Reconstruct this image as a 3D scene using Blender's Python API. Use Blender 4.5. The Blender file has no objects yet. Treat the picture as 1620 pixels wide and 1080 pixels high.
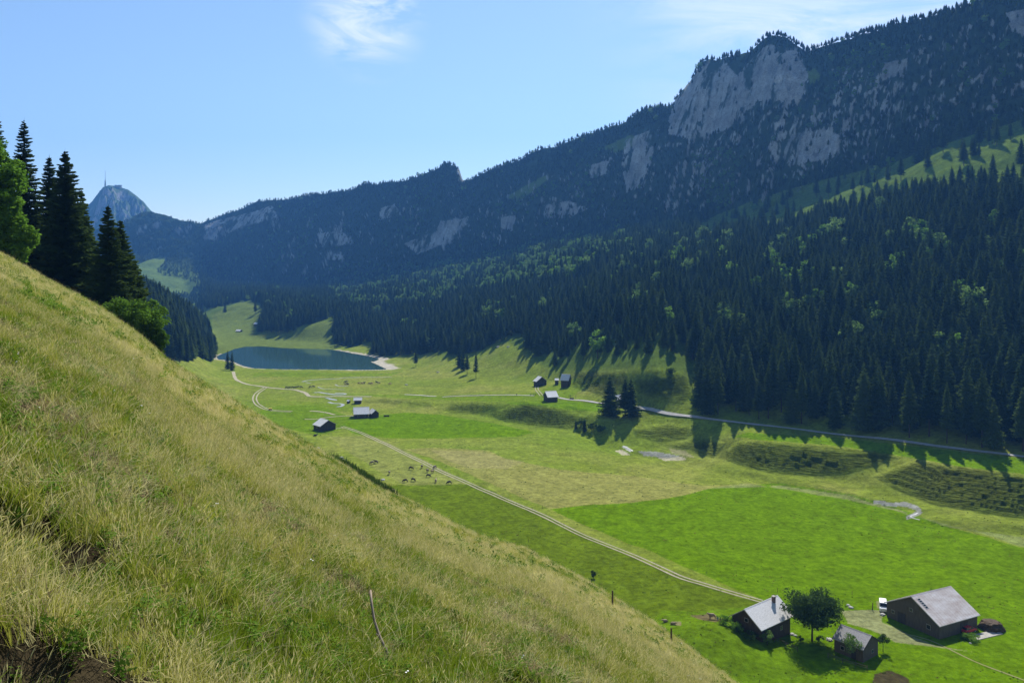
import bpy, bmesh, math, random
import numpy as np
from math import radians, sin, cos, pi
from mathutils import Vector, Matrix, Euler
scene = bpy.context.scene
COL = scene.collection
rnd = random.Random(7)
RS = np.random.RandomState(11)
R = math.radians
F = 1260.0          # focal length in photograph pixels
HOR = 430.0         # horizon row of the photograph
CZ = 90.0           # eye height above the valley floor

# ------------------------------------------------------------------ camera
cam_d = bpy.data.cameras.new('camera'); cam = bpy.data.objects.new('camera', cam_d); COL.objects.link(cam)
cam_d.sensor_width = 36; cam_d.lens = 28; cam_d.clip_start = 0.1; cam_d.clip_end = 20000
cam.location = (0, 0, CZ); cam.rotation_euler = (R(90), 0, 0); cam_d.shift_y = -(540 - HOR) / 1620
scene.camera = cam
scene.view_settings.view_transform = 'Standard'; scene.view_settings.look = 'None'
scene.view_settings.exposure = 0.74; scene.view_settings.gamma = 1
# ------------------------------------------------------------------ sky and sun
SUN_EL, SUN_AZ = 44.0, 17.0     # elevation, degrees right of the view axis
world = bpy.data.worlds.new('World'); scene.world = world; world.use_nodes = True
nt = world.node_tree; nt.nodes.clear()
def N(tree, kind, **kw):
    n = tree.nodes.new(kind)
    for k, v in kw.items():
        if k.startswith('i_'):
            n.inputs[k[2:].replace('_', ' ')].default_value = v
        else: setattr(n, k, v)
    return n
def L(tree, a, b): tree.links.new(a, b)
out = N(nt, 'ShaderNodeOutputWorld'); bg = N(nt, 'ShaderNodeBackground'); bg.inputs['Strength'].default_value = 0.083
sky = N(nt, 'ShaderNodeTexSky'); sky.sky_type = 'NISHITA'; sky.sun_disc = False
sky.sun_elevation = R(SUN_EL); sky.sun_rotation = R(SUN_AZ); sky.altitude = 1300; sky.air_density = 1.25; sky.dust_density = 0.5; sky.ozone_density = 1.7
tc = N(nt, 'ShaderNodeTexCoord')
def dirof(px, py):
    v = Vector(((px - 810) / F, 1, -(py - HOR) / F)); v.normalize(); return v
def cloud_patch(px, py, rad, rot, sx, sy, lo, hi, scale, amt):
    mp = N(nt, 'ShaderNodeMapping'); mp.inputs['Rotation'].default_value = (0, rot, 0); mp.inputs['Scale'].default_value = (sx, 1, sy)
    L(nt, tc.outputs['Generated'], mp.inputs['Vector'])
    no = N(nt, 'ShaderNodeTexNoise'); no.inputs['Scale'].default_value = scale; no.inputs['Detail'].default_value = 8; no.inputs['Roughness'].default_value = .62; no.inputs['Distortion'].default_value = .9
    L(nt, mp.outputs[0], no.inputs['Vector'])
    mr = N(nt, 'ShaderNodeMapRange'); mr.inputs[1].default_value = lo; mr.inputs[2].default_value = hi; L(nt, no.outputs[0], mr.inputs[0])
    d = N(nt, 'ShaderNodeVectorMath', operation='DISTANCE'); L(nt, tc.outputs['Generated'], d.inputs[0]); d.inputs[1].default_value = dirof(px, py)
    m2 = N(nt, 'ShaderNodeMapRange', interpolation_type='SMOOTHSTEP'); m2.inputs[1].default_value = rad; m2.inputs[2].default_value = rad * .25; m2.inputs[3].default_value = 0; m2.inputs[4].default_value = amt
    L(nt, d.outputs['Value'], m2.inputs[0])
    mu = N(nt, 'ShaderNodeMath', operation='MULTIPLY'); L(nt, mr.outputs[0], mu.inputs[0]); L(nt, m2.outputs[0], mu.inputs[1]); mu.use_clamp = True
    return mu.outputs[0]
c1 = cloud_patch(578, 28, .085, .9, 1, 2.8, .44, .62, 10, .9)
c2 = cloud_patch(1400, -40, .36, .15, 1, 3.5, .36, .60, 5, .95)
mx = N(nt, 'ShaderNodeMath', operation='MAXIMUM'); L(nt, c1, mx.inputs[0]); L(nt, c2, mx.inputs[1])
mix = N(nt, 'ShaderNodeMix', data_type='RGBA'); L(nt, mx.outputs[0], mix.inputs[0]); L(nt, sky.outputs[0], mix.inputs[6]); mix.inputs[7].default_value = (7.6, 8.0, 8.6, 1)
L(nt, mix.outputs[2], bg.inputs[0]); L(nt, bg.outputs[0], out.inputs[0])
sun_d = bpy.data.lights.new('sun', 'SUN'); sun = bpy.data.objects.new('sun', sun_d); COL.objects.link(sun)
sun_d.energy = 5.0; sun_d.angle = R(.53); sun_d.color = (1, .955, .88)
sd = Vector((sin(R(SUN_AZ)) * cos(R(SUN_EL)), cos(R(SUN_AZ)) * cos(R(SUN_EL)), sin(R(SUN_EL))))
sun.rotation_euler = sd.to_track_quat('Z', 'Y').to_euler()

# ------------------------------------------------------------------ noise
_perm = np.random.RandomState(3).randint(0, 2**31 - 1, 4096).astype(np.int64)
def _h(ix, iy, s):
    v = _perm[(ix + 57 * s) & 4095]; v = _perm[(v + iy) & 4095]; return _perm[(v ^ (s * 977)) & 4095] / float(2**31)
def vn(x, y, s=0):
    ix = np.floor(x).astype(np.int64); iy = np.floor(y).astype(np.int64); fx = x - ix; fy = y - iy
    fx = fx * fx * fx * (fx * (fx * 6 - 15) + 10); fy = fy * fy * fy * (fy * (fy * 6 - 15) + 10)
    a = _h(ix, iy, s); b = _h(ix + 1, iy, s); c = _h(ix, iy + 1, s); d = _h(ix + 1, iy + 1, s)
    return (a + (b - a) * fx) * (1 - fy) + (c + (d - c) * fx) * fy * 1.0 + 0 * x
def fbm(x, y, o=4, s=0, g=.5):
    t = 0; a = 1; n = 0
    for k in range(o):
        t = t + a * (vn(x * 1.0, y * 1.0, s + k) * 2 - 1); n += a; a *= g; x = x * 2.03 + 13.7; y = y * 2.03 - 7.1
    return t / n
def sst(x, a, b):
    t = np.clip((x - a) / (b - a), 0, 1); return t * t * (3 - 2 * t)

# ------------------------------------------------------------------ terrain profile tables (surveyed columns)
# every key: field, bank foot, bank top, road, step, forest foot as (row, height); mid, shoulder, crest as (row, depth)
T = {
 -200: [(900,0),(700,0),(680,1),(655,4),('y',440,700),('y',455,1000),('y',455,1500),('y',410,2350),('y',385,2760)],
 140: [(900,0),(700,0),(680,1),(655,4),('y',445,800),('y',475,1150),('y',462,1800),('y',410,2350),('y',370,2750)],
 240: [(850,0),(690,0),(668,2),(640,6),('y',470,860),('y',500,1150),('y',465,1900),('y',408,2350),('y',337,2700)],
 300: [(800,0),(665,0),(640,3),(610,7),('y',505,900),('y',515,1150),('y',467,1950),('y',412,2350),('y',352,2700)],
 325: [(780,0),(655,0),(635,2),(603,6),('y',528,900),('y',520,1150),('y',485,1500),('y',445,2200),('y',352,2620)],
 345: [(770,0),(650,0),(632,1),(598,4),('y',560,880),('y',522,1150),('y',490,1400),('y',455,2150),('y',342,2550)],
 400: [(760,0),(645,0),(632,0),(612,.5),(538,.8),('y',520,1160),('y',480,1400),('y',457,2100),('y',325,2400)],
 480: [(760,0),(645,0),(632,0),(615,.3),(541,.8),('y',515,1060),('y',478,1450),('y',462,1980),('y',310,2250)],
 525: [(760,0),(645,0),(632,0),(616,.3),(543,1),('y',507,1080),('y',478,1400),('y',460,1900),('y',300,2150)],
 560: [(765,.5),(645,0),(632,.3),(618,.3),(548,1),('y',520,1064),('y',480,1350),('y',455,1850),('y',292,2080)],
 620: [(770,1),(650,0),(634,1.2),(620,1),(572,1.5),('y',540,930),('y',475,1280),('y',445,1740),('y',286,1950)],
 700: [(775,1),(655,0),(635,3),(624,3),(600,4),('y',565,756),('y',470,1200),('y',430,1650),('y',270,1840)],
 740: [(775,1),(655,0),(635,5),(626,5),(601,5),('y',562,735),('y',465,1150),('y',422,1600),('y',280,1790)],
 800: [(780,1.5),(668,0),(637,8),(627,8),(604,7),('y',540,722),('y',455,1080),('y',410,1520),('y',258,1700)],
 870: [(800,1.5),(676,0),(640,9.5),(630,10),(605,11),('y',590,590),('y',442,980),('y',392,1430),('y',232,1600)],
 960: [(830,1),(700,-2),(662,6),(641,9),(612,17),('y',590,520),('y',430,880),('y',378,1330),('y',200,1490)],
 1040: [(850,1),(718,-2),(690,2),(651,10.5),(615,22),('y',583,474),('y',426,800),('y',365,1230),('y',172,1390)],
 1100: [(860,1),(722,-2),(690,4),(660,11),(632,17),('y',602,474),('y',420,770),('y',350,1170),('y',116,1330)],
 1228: [(900,0),(751,-1),(702,8.7),(676,10.6),(662,13),('y',640,424),('y',405,720),('y',325,1030),('y',60,1180)],
 1320: [(930,0),(759,-1),(711,9.0),(686,11.2),(676,13),('y',652,405),('y',392,680),('y',293,955),('y',66,1090)],
 1400: [(950,0),(788,-1),(716,8.6),(694,11.8),(686,13.2),('y',662,392),('y',380,640),('y',262,890),('y',52,1010)],
 1500: [(970,0),(803,-1),(733,10.6),(708,12.4),(699,13.8),('y',676,370),('y',360,600),('y',225,815),('y',20,930)],
 1620: [(1000,0),(827,-1),(745,11.3),(722,12.8),(713,14),('y',690,352),('y',342,560),('y',195,750),('y',-25,860)],
 2000: [(1100,0),(905,-1),(815,12),(785,13.2),(775,14.5),('y',745,302),('y',260,470),('y',90,640),('y',-250,730)],
}
KX = sorted(T); TP = []; 
for k in KX:
    row = []
    for e in T[k]:
        if e[0] == 'y': row.append((e[2], CZ - (e[1] - HOR) / F * e[2]))
        else: row.append(((CZ - e[1]) * F / (e[0] - HOR), e[1]))
    y, z = row[-1]
    row = [(90, row[0][1] + .5)] + row + [(y + 70, z - 45), (y + 400, z - 160), (y + 1500, z - 200)]
    TP.append(row)
TP = np.array(TP)                                   # keys x K x 2
K = TP.shape[1]
gx = np.arange(-200, 2001, 4.0)
GY = np.array([np.interp(gx, KX, TP[:, k, 0]) for k in range(K)])
GZ = np.array([np.interp(gx, KX, TP[:, k, 1]) for k in range(K)])
def sm(a, n):
    ker = np.hanning(n + 2)[1:-1]; ker /= ker.sum(); p = np.pad(a, (n // 2, n // 2), mode='edge'); return np.convolve(p, ker, 'valid')[:len(a)]
for k in range(K):
    n = 11 if k < 8 else 9
    GY[k] = sm(GY[k], n); GZ[k] = sm(GZ[k], n)
# skyline: exact rows
SKY = [(-200,385),(140,368),(200,350),(222,338),(240,335),(262,340),(290,349),(318,356),(326,352),(345,343),(380,331),(400,322),(425,316),(445,319),(470,313),(500,309),(530,303),(555,300),(575,291),(600,293),(640,288),(672,276),(690,271),(698,263),(708,260),(726,268),(732,287),(745,286),(770,274),(800,260),(835,248),(870,236),(910,225),(950,207),(985,196),(1010,180),(1045,171),(1062,168),(1072,152),(1090,132),(1108,104),(1122,95),(1136,98),(1160,92),(1190,81),(1203,66),(1222,57),(1245,62),(1262,72),(1275,78),(1310,70),(1350,60),(1400,47),(1450,37),(1500,20),(1540,6),(1620,-22),(1700,-70),(2000,-250)]
sx_, sy_ = zip(*SKY)
kc = 9
crow = np.interp(gx, sx_, sy_); GZ[kc] = CZ - (crow - HOR) / F * GY[kc]
SX1 = np.arange(-200, 2001, 2.0)
def prof(u, y):
    px = 810 + F * u
    out = np.empty_like(y)
    CH = 150000
    for a in range(0, len(y), CH):
        p = px[a:a+CH]; yy = y[a:a+CH]
        Y = np.array([np.interp(p, gx, GY[k]) for k in range(K)]); Z = np.array([np.interp(p, gx, GZ[k]) for k in range(K)])
        Z[kc] = CZ - (np.interp(p, sx_, sy_) - HOR) / F * Y[kc]
        D = (Z[1:] - Z[:-1]) / (Y[1:] - Y[:-1])
        M = np.zeros_like(Z); same = D[1:] * D[:-1] > 0
        M[1:-1] = np.where(same, 2 * D[1:] * D[:-1] / np.where(same, D[1:] + D[:-1], 1), 0); M[0] = D[0]; M[-1] = D[-1]
        # crisp crest and shoulder
        M[kc] = D[kc-1] * .5; M[8] = D[7] * .9
        i = np.clip((yy[None, :] >= Y[1:-1]).sum(0), 0, K - 2)
        j = np.arange(len(yy)); y0 = Y[i, j]; y1 = Y[i+1, j]; h = y1 - y0; t = np.clip((yy - y0) / h, 0, 1)
        z0 = Z[i, j]; z1 = Z[i+1, j]; m0 = M[i, j] * h; m1 = M[i+1, j] * h
        # the back side starts steeply
        t2 = t * t; t3 = t2 * t
        out[a:a+CH] = (2*t3 - 3*t2 + 1) * z0 + (t3 - 2*t2 + t) * m0 + (-2*t3 + 3*t2) * z1 + (t3 - t2) * m1
    return out
SIL = [(-400,180),(-200,290),(0,398),(60,430),(100,451),(160,484),(210,516),(260,560),(320,598),(400,650),(500,708),(600,768),(680,806),(750,842),(830,866),(900,903),(1000,963),(1100,1030),(1170,1082),(1300,1180),(1600,1420),(2400,2060)]
SLX, SLY = map(np.array, zip(*SIL))
def sil(px): return np.interp(px, SLX, SLY)
def yedge(px): return np.interp(px, [0, 300, 600, 900, 1170, 1400], [128, 122, 118, 106, 88, 72])
EYE = 1.75
def hillz(x, y):
    yc = np.maximum(y, .5); px = np.clip(810 + F * x / yc, -2500, 4200)
    px2 = np.clip(px, -400, 2400)
    row = sil(px2) + (px - px2) * .72; ye = yedge(px)
    g = -(row - HOR) / F + EYE / ye
    z = CZ - EYE + g * yc
    pl = CZ - EYE - .60 * x - .36 * y
    w = sst(y, 1.5, 3.5); z = pl * (1 - w) + z * w
    kd = np.interp(px, [0, 300, 600, 900, 1200], [.38, .34, .14, .10, .10])
    d = y - ye; s = 14.0
    z = z - kd * ((np.sqrt(d * d + s * s) + d) / 2 - s * .03)
    return z
def smax(a, b, k):
    h = np.clip(.5 + .5 * (a - b) / k, 0, 1); return b + (a - b) * h + k * h * (1 - h)
def inpoly(px, py, P):
    P = list(P); r = np.zeros(px.shape, bool); n = len(P)
    for i in range(n):
        x1, y1 = P[i]; x2, y2 = P[(i+1) % n]
        if y1 == y2: continue
        c = ((y1 > py) != (y2 > py)) & (px < (x2 - x1) * (py - y1) / (y2 - y1) + x1); r ^= c
    return r
def sdist(px, py, P, closed=True):
    d = np.full(px.shape, 1e9); n = len(P)
    for i in range(n if closed else n - 1):
        x1, y1 = P[i]; x2, y2 = P[(i+1) % n]; dx = x2 - x1; dy = y2 - y1
        t = np.clip(((px - x1) * dx + (py - y1) * dy) / (dx*dx + dy*dy + 1e-9), 0, 1)
        d = np.minimum(d, np.hypot(px - x1 - t*dx, py - y1 - t*dy))
    return d
def FL(P, z=0.0):   # rows on a level plane -> world plan points
    return [((p[0] - 810) / F * (CZ - z) * F / (p[1] - HOR), (CZ - z) * F / (p[1] - HOR)) for p in P]
LAKE_PX = [(343,564),(348,561),(355.6,558.6),(371,552),(389,548.3),(410,548.0),(430.7,549),(445,550.5),(458,551.3),(490,552),(517.6,552.5),(537,555),(557,559),(575,562),(590,565),(600,568),(592,571.5),(584.8,571.5),(590,574),(596.7,577),(605,581),(612.5,583.8),(600,584.5),(567,585),(540,584.6),(492,584),(450,584),(403,582.5),(385,578.6),(369,571.7),(355,569),(345,568)]
LAKE = FL(LAKE_PX)
BANKS = [  # steep terraced cattle-trodden banks (rows of the survey)
 [(1148,712),(1170,696),(1200,694),(1300,702),(1400,712),(1432,722),(1392,736),(1340,750),(1280,753),(1190,744),(1150,728)],
 [(1380,752),(1450,725),(1520,735),(1640,752),(1640,822),(1560,814),(1480,800),(1410,772)],
 [(775,655),(830,632),(900,645),(930,660),(905,678),(850,680),(800,668)],
 [(700,648),(715,634),(780,634),(790,645),(750,656),(715,655)],
 [(560,632),(610,626),(680,632),(690,645),(620,640),(580,638)],
 [(1000,675),(1060,668),(1110,676),(1085,695),(1040,700),(1005,690)],
 [(1000,600),(1085,585),(1095,625),(1080,640),(1010,625)],
 [(910,585),(990,585),(1000,610),(950,625),(905,612)],
 [(1040,705),(1110,690),(1150,700),(1130,725),(1080,712)],
]
def bankmask(px, py, y):
    m = np.zeros(px.shape)
    for b in BANKS:
        q = inpoly(px, py, b); d = sdist(px, py, b); m = np.maximum(m, np.where(q, np.clip(d / 11, 0, 1), 0))
    return m * ((y > 230) & (y < 640))
GULLY = FL([(900,672),(935,688),(960,704),(985,716),(1012,716),(1040,719),(1075,722),(1120,738),(1200,756),(1290,775),(1350,790),(1385,797),(1425,802),(1448,808),(1440,820),(1480,830),(1560,838),(1640,845)], -1)
def base_noise(x, y, z, px, py):
    # undulation of valley meadows and rough mountain faces
    ys = np.interp(px, gx, GY[8]); yc = np.interp(px, gx, GY[kc]); yf = np.interp(px, gx, GY[6])
    n = fbm(x / 45, y / 45, 3, 1) * 1.0 * sst(y, 150, 260)
    lake = ((py < 600) & (y > 650) & (y < 1000) & (px > 330) & (px < 640))
    n = np.where(lake, n * .2, n)
    onf = sst(y, yf, yf + 80)
    n = n + onf * fbm(x / 60, y / 60, 4, 9) * 7
    t = (y - ys) / (yc - ys)
    a = (x - y) / 1.414; b = (x + y) / 1.414          # along and across the ridge
    cl = sst(t, -.15, .2) * (1 - sst(t, .62, .97))
    rg = 1 - np.abs(fbm(a / 95, b / 300, 4, 21)) * 2
    rg2 = 1 - np.abs(fbm(a / 30 + 5, b / 90, 4, 31)) * 2
    led = fbm(a / 160, b / 14 + z / 22, 3, 44)
    sc = np.clip((yc - ys) / 160, .5, 1.4)
    rg3 = 1 - np.abs(fbm(a / 9 + 2, b / 26 + z / 40, 3, 37)) * 2
    n = n + cl * (rg * 26 * sc - 14 + rg2 * 11 + led * 6 + rg3 * 5.5)
    n = n + sst(t, .5, .9) * (1 - sst(t, 1.05, 1.3)) * fbm(a / 12, b / 12, 3, 61) * 1.6 * sst(y, 600, 700)
    return n
def hgt(x, y, detail=True):
    x = np.atleast_1d(np.asarray(x, float)); y = np.atleast_1d(np.asarray(y, float))
    yv = np.maximum(y, 95); u = x / yv; z = prof(u, yv); px = 810 + F * u; py = HOR + (CZ - z) / yv * F
    z = z + base_noise(x, yv, z, px, py)
    py2 = HOR + (CZ - z) / yv * F
    bm = bankmask(px, py2, yv)
    ph = z / 1.45 + fbm(x / 16, y / 16, 3, 5) * .9 + fbm(x / 4, y / 4, 2, 6) * .22; z = z + bm * (np.sin(ph * 2 * pi) * .58 + np.sin(ph * 4 * pi + 1) * .12 + fbm(x / 7, y / 4, 3, 8) * .45)
    s = sdist(x, y, LAKE); ins = inpoly(x, y, LAKE); s = np.where(ins, -s, s)
    near = (y > 650) & (y < 1060)
    zl = np.where(s < 0, np.maximum(s * .16, -6), np.minimum(.05 * s, 3.0))
    wl = (1 - sst(s, 14, 60)) * near
    z = np.where(near, z * (1 - wl) + zl * wl, z)
    gd = sdist(x, y, GULLY, False); z = z - (1 - sst(gd, 1.5, 9)) * 1.6
    z = z + 3.0 * np.exp(-((x - 49) ** 2 + (y - 192) ** 2) / (2 * 8.5 ** 2))
    h = hillz(x, y)
    far = sst(y, 10, 60)
    h = h + fbm(x / 13, y / 13, 3, 71) * (.12 + .55 * far) + fbm(x / 2.3, y / 2.3, 3, 72) * .10 + fbm(x / .6, y / .6, 2, 73) * .035 * (1 - far) - .24 * sst(fbm(x / .9, y / 1.0, 3, 521), .30, .45) * (1 - sst(y, 13, 19))
    # a trodden ledge low on the slope
    dd = 0
    z2 = smax(h, z, 3.0)
    return np.where(y < 95, np.where(h > z - 30, np.maximum(h, z - 5 * (y < 95)), z), z2)
def hz(x, y): return float(hgt(x, y)[0])
def G(px, py, ymin=150, ymax=3000):
    """where the sight line through photograph pixel (px, py) first meets the terrain beyond ymin"""
    u = (px - 810) / F; y = np.geomspace(ymin, ymax, 5000); zr = CZ - (py - HOR) / F * y
    zt = hgt(u * y, y); i = np.argmax(zt >= zr)
    if zt[i] < zr[i]: i = -1
    if i > 0:
        a = (zr[i-1] - zt[i-1]); b = (zt[i] - zr[i]); f = a / (a + b + 1e-9); yy = y[i-1] + (y[i] - y[i-1]) * f
    else: yy = y[i]
    return Vector((u * yy, yy, hz(u * yy, yy)))

# ------------------------------------------------------------------ materials
def lin(r, g, b):
    f = lambda c: (c/255/12.92) if c/255 <= .04045 else ((c/255+.055)/1.055)**2.4
    return (f(r), f(g), f(b), 1)
MATS = {}
def mat(name, col, rough=.8, metal=0, var=.25, scale=3, bump=.0, bscale=20, col2=None, spec=.3, trans=0, stretch=None):
    if name in MATS: return MATS[name]
    m = bpy.data.materials.new(name); m.use_nodes = True; t = m.node_tree; p = t.nodes['Principled BSDF']
    p.inputs['Roughness'].default_value = rough; p.inputs['Metallic'].default_value = metal; p.inputs['Specular IOR Level'].default_value = spec
    c = tuple(col[:3])
    co = N(t, 'ShaderNodeTexCoord'); no = N(t, 'ShaderNodeTexNoise'); no.inputs['Scale'].default_value = scale; no.inputs['Detail'].default_value = 6; no.inputs['Roughness'].default_value = .65
    src = co.outputs['Object']
    if stretch:
        mp = N(t, 'ShaderNodeMapping'); mp.inputs['Scale'].default_value = stretch; L(t, src, mp.inputs[0]); src = mp.outputs[0]
    L(t, src, no.inputs['Vector'])
    r = N(t, 'ShaderNodeValToRGB'); r.color_ramp.elements[0].position = .3; r.color_ramp.elements[1].position = .72
    c2 = col2[:3] if col2 else tuple(min(1, v * (1 + var)) for v in c)
    r.color_ramp.elements[0].color = tuple(v * (1 - var) for v in c) + (1,) if not col2 else c + (1,); r.color_ramp.elements[1].color = tuple(c2) + (1,)
    L(t, no.outputs[0], r.inputs[0]); L(t, r.outputs[0], p.inputs['Base Color'])
    if bump:
        b = N(t, 'ShaderNodeBump'); b.inputs['Strength'].default_value = bump; n2 = N(t, 'ShaderNodeTexNoise'); n2.inputs['Scale'].default_value = bscale; n2.inputs['Detail'].default_value = 5
        L(t, src, n2.inputs['Vector']); L(t, n2.outputs[0], b.inputs['Height']); L(t, b.outputs[0], p.inputs['Normal'])
    if trans:
        tr = N(t, 'ShaderNodeBsdfTranslucent'); L(t, r.outputs[0], tr.inputs[0]); ms = N(t, 'ShaderNodeMixShader'); ms.inputs[0].default_value = trans
        o = [n for n in t.nodes if n.type == 'OUTPUT_MATERIAL'][0]; L(t, p.outputs[0], ms.inputs[1]); L(t, tr.outputs[0], ms.inputs[2]); L(t, ms.outputs[0], o.inputs[0])
    MATS[name] = m; return m
def foliage(name, dark, light, trans, rough=.6, spec=.0):
    """leaf material: every tree and every leaf clump has a slightly different green"""
    m = bpy.data.materials.new(name); m.use_nodes = True; t = m.node_tree; p = t.nodes['Principled BSDF']; p.inputs['Roughness'].default_value = rough; p.inputs['Specular IOR Level'].default_value = spec
    oi = N(t, 'ShaderNodeObjectInfo'); co = N(t, 'ShaderNodeTexCoord'); no = N(t, 'ShaderNodeTexNoise'); no.inputs['Scale'].default_value = .9; no.inputs['Detail'].default_value = 4
    L(t, co.outputs['Object'], no.inputs['Vector'])
    ad = N(t, 'ShaderNodeMath', operation='MULTIPLY_ADD'); L(t, oi.outputs['Random'], ad.inputs[0]); ad.inputs[1].default_value = .5; L(t, no.outputs[0], ad.inputs[2])
    mr = N(t, 'ShaderNodeMapRange'); mr.inputs[1].default_value = .35; mr.inputs[2].default_value = 1.15; L(t, ad.outputs[0], mr.inputs[0])
    r = N(t, 'ShaderNodeMix', data_type='RGBA'); L(t, mr.outputs[0], r.inputs[0]); r.inputs[6].default_value = dark + (1,); r.inputs[7].default_value = light + (1,)
    L(t, r.outputs[2], p.inputs['Base Color']); tr = N(t, 'ShaderNodeBsdfTranslucent'); L(t, r.outputs[2], tr.inputs[0]); ms = N(t, 'ShaderNodeMixShader'); ms.inputs[0].default_value = trans
    o = [n for n in t.nodes if n.type == 'OUTPUT_MATERIAL'][0]; L(t, p.outputs[0], ms.inputs[1]); L(t, tr.outputs[0], ms.inputs[2]); L(t, ms.outputs[0], o.inputs[0])
    MATS[name] = m; return m

# ------------------------------------------------------------------ object helpers
def props(o, label=None, cat=None, group=None, kind=None):
    for k, v in (('label', label), ('category', cat), ('group', group), ('kind', kind)):
        if v: o[k] = v
    return o
def link(o, parent=None):
    COL.objects.link(o)
    if parent: o.parent = parent
    return o
def mesh_obj(name, verts, faces, m, parent=None, smooth=False, mi=None):
    me = bpy.data.meshes.new(name); me.from_pydata([tuple(v) for v in verts], [], faces)
    for q in (m if isinstance(m, (list, tuple)) else [m]): me.materials.append(q)
    if mi is not None: me.polygons.foreach_set('material_index', np.array(mi, np.int32))
    if smooth: me.polygons.foreach_set('use_smooth', [True] * len(me.polygons))
    me.update(); return link(bpy.data.objects.new(name, me), parent)
def big_mesh(name, V, Fq, mats, smooth=True, mi=None):
    me = bpy.data.meshes.new(name); n = len(Fq); k = Fq.shape[1]
    me.vertices.add(len(V)); me.vertices.foreach_set('co', V.astype(np.float32).ravel())
    me.loops.add(n * k); me.loops.foreach_set('vertex_index', Fq.astype(np.int32).ravel())
    me.polygons.add(n); me.polygons.foreach_set('loop_start', np.arange(0, n * k, k, dtype=np.int32))
    for q in mats: me.materials.append(q)
    if mi is not None: me.polygons.foreach_set('material_index', mi.astype(np.int32))
    me.update(calc_edges=True)
    me.polygons.foreach_set('use_smooth', np.full(n, smooth)); me.update()
    return me
def empty(name, loc, rz=0, **kw):
    o = bpy.data.objects.new(name, None); o.empty_display_size = .3; COL.objects.link(o); o.location = loc; o.rotation_euler = (0, 0, rz); return props(o, **kw)
class MB:
    def __init__(s): s.v = []; s.f = []
    def add(s, V, Fs, M=None):
        b = len(s.v)
        for v in V: s.v.append(tuple(M @ Vector(v)) if M else tuple(v))
        for f in Fs: s.f.append(tuple(i + b for i in f))
    def box(s, x0, x1, y0, y1, z0, z1, M=None):
        s.add([(x0,y0,z0),(x1,y0,z0),(x1,y1,z0),(x0,y1,z0),(x0,y0,z1),(x1,y0,z1),(x1,y1,z1),(x0,y1,z1)], [(0,3,2,1),(4,5,6,7),(0,1,5,4),(1,2,6,5),(2,3,7,6),(3,0,4,7)], M)
    def prism(s, P, d0, d1, ax, M=None):
        n = len(P); g = (lambda p, d: (d, p[0], p[1])) if ax == 0 else ((lambda p, d: (p[0], d, p[1])) if ax == 1 else (lambda p, d: (p[0], p[1], d)))
        s.add([g(p, d0) for p in P] + [g(p, d1) for p in P], [tuple(range(n))[::-1], tuple(range(n, 2*n))] + [(i, (i+1) % n, n + (i+1) % n, n + i) for i in range(n)], M)
    def tube(s, pts, rad, n=8, M=None, flat=1.0, cap=True):
        pts = [Vector(p) for p in pts]; rings = []
        for i, p in enumerate(pts):
            t = (pts[min(i+1, len(pts)-1)] - pts[max(i-1, 0)]).normalized(); a = t.cross(Vector((0, 0, 1)))
            if a.length < .05: a = t.cross(Vector((0, 1, 0)))
            a.normalize(); b = t.cross(a).normalized(); r = rad[i] if isinstance(rad, (list, tuple)) else rad
            ra, rb = (r if isinstance(r, tuple) else (r, r * flat))
            rings.append([p + a * ra * cos(2*pi*k/n) + b * rb * sin(2*pi*k/n) for k in range(n)])
        V = [v for r in rings for v in r]; Fs = [(i*n+k, i*n+(k+1) % n, (i+1)*n+(k+1) % n, (i+1)*n+k) for i in range(len(pts)-1) for k in range(n)]
        if cap: Fs += [tuple(range(n))[::-1], tuple(range((len(pts)-1)*n, len(pts)*n))]
        s.add(V, Fs, M)
    def obj(s, name, m, parent=None, smooth=False): return mesh_obj(name, s.v, s.f, m, parent, smooth)
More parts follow.
